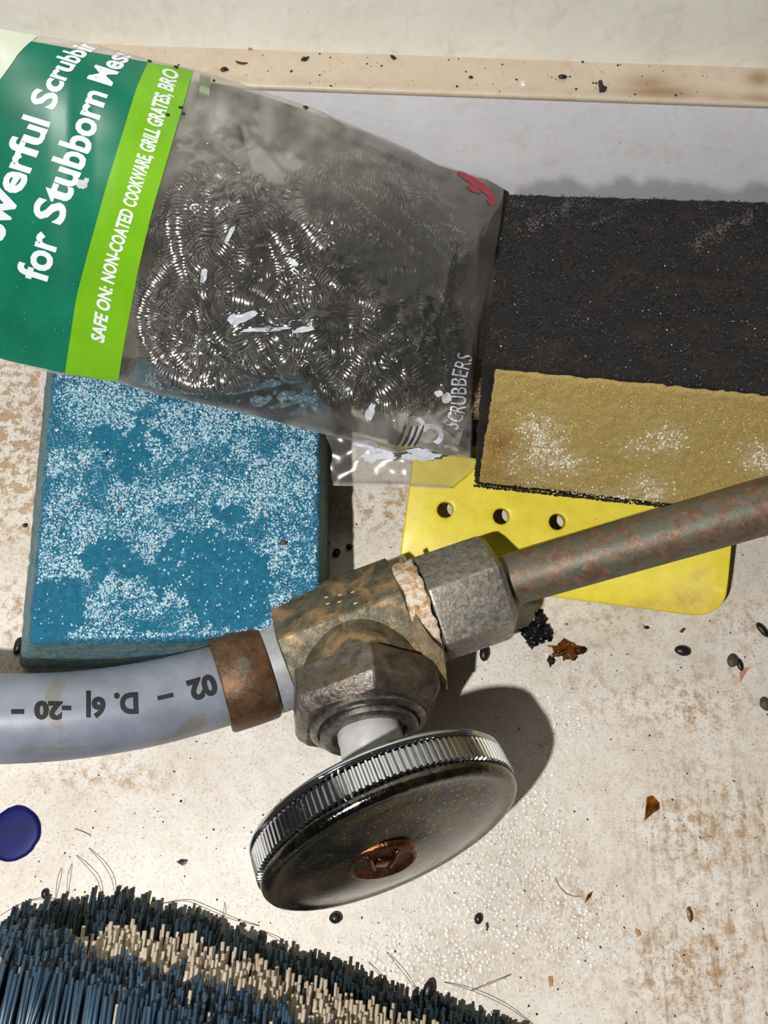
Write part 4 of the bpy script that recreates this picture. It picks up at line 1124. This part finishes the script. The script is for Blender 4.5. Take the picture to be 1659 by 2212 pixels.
# ------------------------------------------------------------------ blue cap, pellets, chips, hairs, specks
def build_small():
    bl = Mat('deep_blue_plastic', rough=.5, spec=.25)
    bl.set('color', bl.ramp(bl.noise(2, 4), [(.3, srgb(1, 7, 70)), (.7, srgb(3, 14, 104))]))
    c = P(32, 1800, 0)
    V, Fc = lathe(c, (0, 0, 1), [(0, .08), (.3, .082), (.46, .08), (.52, .07), (.55, .045), (.56, .005), (.4, .003)], 56, hint=(1, 0, 0), mod=lambda r, h, th, k, i: r * (1 + .07 * nz((math.cos(th), math.sin(th), 2.4)) + .03 * nz((math.cos(th) * 5, math.sin(th) * 5, 2.4))))
    tag(obj('plastic_disc', V, Fc, bl.m), 'dark blue plastic disc lying on the floor below the grey tube', 'disc')
    dark = plain('black_dropping', srgb(30, 25, 22), .35, vary=.4, scale=8, bump=.5, bscale=14)
    grey = plain('grey_dropping', srgb(78, 70, 58), .6, vary=.3, scale=8, bump=.5, bscale=14)
    brown = plain('brown_chip', srgb(92, 56, 28), .4, vary=.35, scale=8)
    amber = Mat('amber_resin', rough=.15, trans=.35); amber.set('color', amber.ramp(amber.noise(5, 5), [(.35, srgb(60, 26, 8)), (.6, srgb(150, 86, 24)), (.75, srgb(196, 130, 50))])); amber = amber.m
    tan = plain('tan_chip', srgb(176, 136, 92), .7, vary=.2)
    black_gloss = plain('black_resin', srgb(22, 20, 24), .12, vary=.4)
    MM = dict(d=dark, g=grey, b=brown, a=amber, t=tan)
    def blob(px, py, wpx, hpx, rot, mat, name, label, cat, z=0.0, seed=0, flat=.6, rough=.12, group=None, src=ICO2):
        p = P(px, py, z + .02); k = F / (np.dot(p - CAM, DV))
        a, b = wpx / k / 2, hpx / k / 2; h = min(a, b) * flat
        V = []
        for v in src[0]:
            q = v * (1 + rough * nz(v * 1.6, 1, seed + .3) + rough * .4 * nz(v * 4, 1, seed + 5))
            x, y = q[0] * a, q[1] * b
            V.append((p[0] + x * math.cos(rot) - y * math.sin(rot), p[1] + x * math.sin(rot) + y * math.cos(rot), z + .002 + max(-1, q[2]) * h + h * .85))
        V = np.array(V); V[:, 2] = np.maximum(V[:, 2], z + .002)
        return tag(obj(name, V, src[1], mat), label, cat, group)
    G = 'droppings on the cabinet floor'
    T = [
        (1046, 1412, 22, 36, -.15, 'd', 'small dark oval dropping just below the hex nut', 0),
        (1473, 1407, 36, 23, -.15, 'd', 'glossy black oval dropping below the rounded corner of the scraper', 0),
        (1580, 1428, 23, 31, -.3, 'g', 'grey oval dropping paired with a darker one near the frame edge', 0),
        (1597, 1436, 14, 28, .15, 'd', 'narrow dark dropping touching the grey oval dropping', 0),
        (1646, 1362, 17, 38, .6, 'd', 'slanted black dropping at the frame edge below the pipe', 0),
        (1651, 1522, 24, 30, .35, 'g', 'grey oval dropping cut by the frame edge', 0),
        (1033, 1984, 19, 23, -.2, 'd', 'black dropping below the handle with a pale smear above', 0),
        (725, 1982, 28, 24, 0, 'd', 'round glossy black dropping just below the handle rim', 0),
        (925, 2137, 24, 40, -.3, 'd', 'brown-black beetle-shaped pellet touching the brush bristles', .1),
        (98, 1930, 16, 20, .1, 'd', 'dark dropping above the bristles under the blue disc', 0),
        (755, 1182, 15, 15, 0, 'd', 'round black dropping between the blue sponge and the scraper', 0),
        (727, 1195, 17, 22, -.4, 'd', 'black dropping close to the blue sponge edge above the valve', 0),
        (40, 1396, 17, 40, -.05, 'd', 'dark dropping beside the lower corner of the blue sponge', 0),
        (1215, 167, 20, 11, 0, 'd', 'oval black dropping on the ledge near its middle', ZS),
        (484, 151, 16, 11, .4, 'd', 'black dropping on the ledge at the bag edge', ZS),
        (1017, 167, 10, 7, 0, 'd', 'tiny black dropping on the ledge above the red print', ZS),
        (55, 1135, 10, 10, 0, 'd', 'tiny black dropping left of the blue sponge', 0),
    ]
    for i, (x, y, ww, hh, rot, mk, lab, z) in enumerate(T):
        blob(x, y, ww, hh, rot, MM[mk], 'dropping', lab, 'dropping', z, i * 3.1, .75, .1, G)
    # resin lumps
    t = empty('resin_lump', P(1160, 1362, 0)); tag(t, 'glossy black resin lump with a broken flake below the pipe', 'resin lump')
    for i, (x, y, ww, hh) in enumerate([(1158, 1372, 52, 40), (1180, 1366, 26, 32), (1150, 1388, 24, 20), (1166, 1340, 22, 40), (1138, 1368, 24, 22)]):
        p = P(x, y, 0.02); k = F / np.dot(p - CAM, DV)
        V = np.array([(p[0] + v[0] * ww / k / 2 * (1 + .8 * nz(v * 2.3, 1, i) + .5 * nz(v * 5, 1, i)), p[1] + v[1] * hh / k / 2 * (1 + .8 * nz(v * 2.3, 1, i + 4) + .5 * nz(v * 5, 1, i)), max(.003, .06 + v[2] * .1 * (1 + .9 * nz(v * 4, 1, i)))) for v in ICO3[0]])
        obj('resin_piece', V, ICO3[1], black_gloss, parent=t)
    t = empty('resin_lump', P(1230, 1408, 0)); tag(t, 'melted amber-brown resin blob next to the black lump', 'resin lump')
    for i, (x, y, ww, hh, mk) in enumerate([(1228, 1405, 56, 32, amber), (1232, 1412, 26, 22, brown), (1190, 1427, 14, 18, dark), (1256, 1408, 16, 10, dark), (1204, 1414, 22, 8, brown)]):
        p = P(x, y, 0.02); k = F / np.dot(p - CAM, DV)
        V = np.array([(p[0] + v[0] * ww / k / 2 * (1 + .9 * nz(v * 2.3, 1, i) + .6 * nz(v * 5, 1, i)), p[1] + v[1] * hh / k / 2 * (1 + .9 * nz(v * 2.3, 1, i + 4) + .6 * nz(v * 5, 1, i)), max(.003, .03 + v[2] * .06 * (1 + .9 * nz(v * 4, 1, i)))) for v in ICO3[0]])
        obj('resin_piece', V, ICO3[1], mk, parent=t)
    # chips: flat irregular shards
    def shard(pts, z, mat, label, th=.05, cat='chip', name='chip', group='chips and flakes'):
        top = [P(x, y, z + th) for x, y in pts]; n = len(top); cz = np.mean(top, axis=0); cz[2] += th * .5
        V = [cz] + top + [np.array([p[0], p[1], z + .002]) for p in top]
        Fc = [(0, 1 + i, 1 + (i + 1) % n) for i in range(n)] + [(1 + i, 1 + i + n, 1 + (i + 1) % n + n, 1 + (i + 1) % n) for i in range(n)] + [tuple(range(2 * n, n, -1))]
        return tag(obj(name, V, Fc, mat, smooth=False), label, cat, group)
    shard([(1398, 1722), (1410, 1719), (1424, 1735), (1425, 1748), (1412, 1756), (1393, 1772), (1395, 1748)], 0, amber, 'amber-brown triangular shard on the floor right of the handle', .05)
    shard([(1262, 1952), (1270, 1932), (1281, 1924), (1276, 1938), (1264, 1950)], 0, amber, 'thin amber flake beside a curved hair', .03)
    shard([(1484, 1962), (1490, 1958), (1496, 1972), (1498, 1986), (1491, 1993), (1486, 1980)], 0, brown, 'dark brown flake among the stains right of the handle', .04)
    shard([(1374, 2006), (1382, 2010), (1386, 2020), (1378, 2024), (1373, 2014)], 0, tan, 'small tan chip among the stains', .03)
    shard([(381, 1862), (390, 1856), (406, 1858), (401, 1866), (394, 1870)], 0, dark, 'black diamond-shaped chip above the bristles', .03)
    shard([(1598, 1452), (1605, 1444), (1622, 1440), (1612, 1452), (1604, 1466), (1600, 1474)], 0, plain('pinkish_flake', srgb(196, 140, 112), .7), 'pinkish tan flake beside the paired droppings', .02)
    shard([(1184, 2110), (1194, 2108), (1195, 2130), (1187, 2132)], 0, tan, 'small tan rectangular chip below the handle', .02)
    shard([(1293, 174), (1300, 172), (1303, 186), (1312, 188), (1308, 195), (1296, 196)], ZS, dark, 'black L-shaped chip on the ledge', .05)
    shard([(510, 131), (520, 134), (535, 135), (524, 138), (512, 135)], ZS, brown, 'long thin brown chip on the ledge', .03)
    shard([(534, 98), (542, 97), (547, 102), (542, 107), (536, 106)], ZS, plain('orange_chip', srgb(190, 130, 66), .6), 'orange-brown chip where ledge meets wall', .03)
    shard([(650, 128), (655, 122), (663, 123), (668, 121), (664, 127), (658, 130)], ZS, dark, 'ragged black chip on the ledge above the bag', .04)
    shard([(843, 118), (850, 119), (856, 124), (851, 127), (845, 122)], ZS, dark, 'black chip at the foot of the wall', .04)
    shard([(1124, 176), (1135, 174), (1136, 184), (1127, 187)], ZS, plain('white_chip', srgb(240, 240, 240), .5), 'white paint chip on the ledge', .03)
    shard([(1390, 1352), (1400, 1352), (1404, 1357), (1394, 1359)], 0, dark, 'small black chip below the scraper', .03)
    shard([(1468, 1364), (1476, 1356), (1482, 1358), (1474, 1367)], 0, brown, 'small red-brown chip under the scraper corner', .03)
    shard([(1049, 1994), (1054, 1992), (1056, 2004), (1051, 2006)], 0, brown, 'small brown chip beside the black dropping', .03)
    # uncountable specks
    def specks(nm, n, region, z, smin, smax, mat, seed, label):
        g = random.Random(seed); pts, sz = [], []
        while len(pts) < n:
            x, y = g.uniform(region[0], region[2]), g.uniform(region[1], region[3])
            p = P(x, y, z)
            if z > 1 and not (YS < p[1] < YW): continue
            if z < 1:
                if nz((x / 130, y / 130, seed)) < g.uniform(-.5, .5): continue
            pts.append(p + np.array([0, 0, .006])); sz.append(smin + (smax - smin) * g.random() ** 3)
        V, Fc = grains(pts, sz, seed, .6)
        V[:, 2] = np.maximum(V[:, 2], z + .001)
        tag(obj(nm, V, Fc, mat, smooth=False), label, 'dirt', kind='stuff')
    specks('floor_specks', 1500, (0, 1080, 1700, 2212), 0, .005, .034, plain('speck_dark', srgb(64, 44, 30), .6, vary=.4, scale=5), 3, 'fine dark specks scattered over the floor')
    specks('ledge_specks', 170, (150, 80, 1700, 240), ZS, .01, .05, plain('speck_ledge', srgb(44, 34, 28), .7, vary=.4, scale=5), 9, 'dark crumbs scattered along the ledge')
    # clear beads of moisture that glint
    wm = Mat('moisture', rough=.24, spec=1.0); wm.set('color', srgb(226, 218, 206))
    g = random.Random(2); pts, sz = [], []
    while len(pts) < 500:
        x, y = g.uniform(960, 1420), g.uniform(1390, 2212)
        if g.random() > blobmask(x, y, FL_WET) ** 1.5: continue
        pts.append(P(x, y, 0) + np.array([0, 0, .0])); sz.append(.006 + .016 * g.random() ** 3)
    V, Fc = [], []
    for p, s in zip(pts, sz):
        b = len(V); V += [p + np.array([v[0] * s, v[1] * s * 1.1, max(0.0, v[2] * s * .35)]) for v in ICO1[0]]; Fc += [[b + i for i in f] for f in ICO1[1]]
    tag(obj('moisture_beads', V, Fc, wm.m), 'tiny glinting moisture beads on the floor around the handle', 'moisture', kind='stuff')
    # hairs
    hm = plain('grey_hair', srgb(104, 94, 84), .5, vary=.2)
    def hair(pts, lab, zs=None):
        zs = zs or [(.03 + .12 * math.sin(math.pi * i / (len(pts) - 1))) for i in range(len(pts))]
        q = [P(x, y, z) for (x, y), z in zip(pts, zs)]
        fine = []
        for i in range(len(q) - 1):
            p0, p1, p2, p3 = q[max(0, i - 1)], q[i], q[i + 1], q[min(len(q) - 1, i + 2)]
            for k in range(6):
                s = k / 6; fine.append(.5 * ((2 * p1) + (-p0 + p2) * s + (2 * p0 - 5 * p1 + 4 * p2 - p3) * s * s + (-p0 + 3 * p1 - 3 * p2 + p3) * s ** 3))
        fine.append(q[-1])
        V, Fc = tube(fine, .0065, 5)
        tag(obj('hair', V, Fc, hm), lab, 'hair', 'loose hairs around the brush')
    hair([(165, 1848), (190, 1875), (212, 1905), (225, 1960)], 'curved hair rising from the bristles below the blue disc')
    hair([(192, 1832), (225, 1870), (243, 1905), (250, 1950)], 'second curved hair beside the one below the blue disc')
    hair([(345, 1953), (400, 1946), (440, 1960), (500, 1985), (560, 2000)], 'long arched hair over the top of the cream bristles')
    hair([(0, 1978), (40, 1955), (90, 1942), (140, 1948)], 'hair arching over the bristles at the left frame edge')
    hair([(120, 1940), (124, 1900), (132, 1875)], 'short upright hair above the dark dropping')
    hair([(145, 1935), (146, 1895), (155, 1866)], 'upright hair beside the short upright one')
    hair([(796, 2078), (830, 2120), (870, 2180), (890, 2212)], 'straight hair crossing the lower blue bristles')
    hair([(835, 2057), (870, 2100), (905, 2145)], 'straight hair pointing at the beetle-shaped pellet')
    hair([(960, 2122), (1020, 2140), (1090, 2172), (1150, 2212)], 'long hair running from the pellet to the lower frame edge')
    hair([(1018, 2140), (1060, 2125), (1104, 2105)], 'thin hair near the moisture beads')
    hair([(455, 2010), (480, 1980), (485, 1950)], 'short hair crossing the arched hair')
    hair([(560, 2010), (600, 2030), (628, 2060), (632, 2075)], 'hooked hair at the edge of the cream bristles')
    hair([(1200, 1895), (1212, 1920), (1235, 1935), (1255, 1936)], 'curved dark hair on the floor below the handle shadow', [.02] * 4)
    hair([(162, 1790), (180, 1797), (196, 1805)], 'short straight hair right of the blue disc', [.02] * 3)
build_small()

for o in bpy.data.objects:
    if '_b' in o: del o['_b']
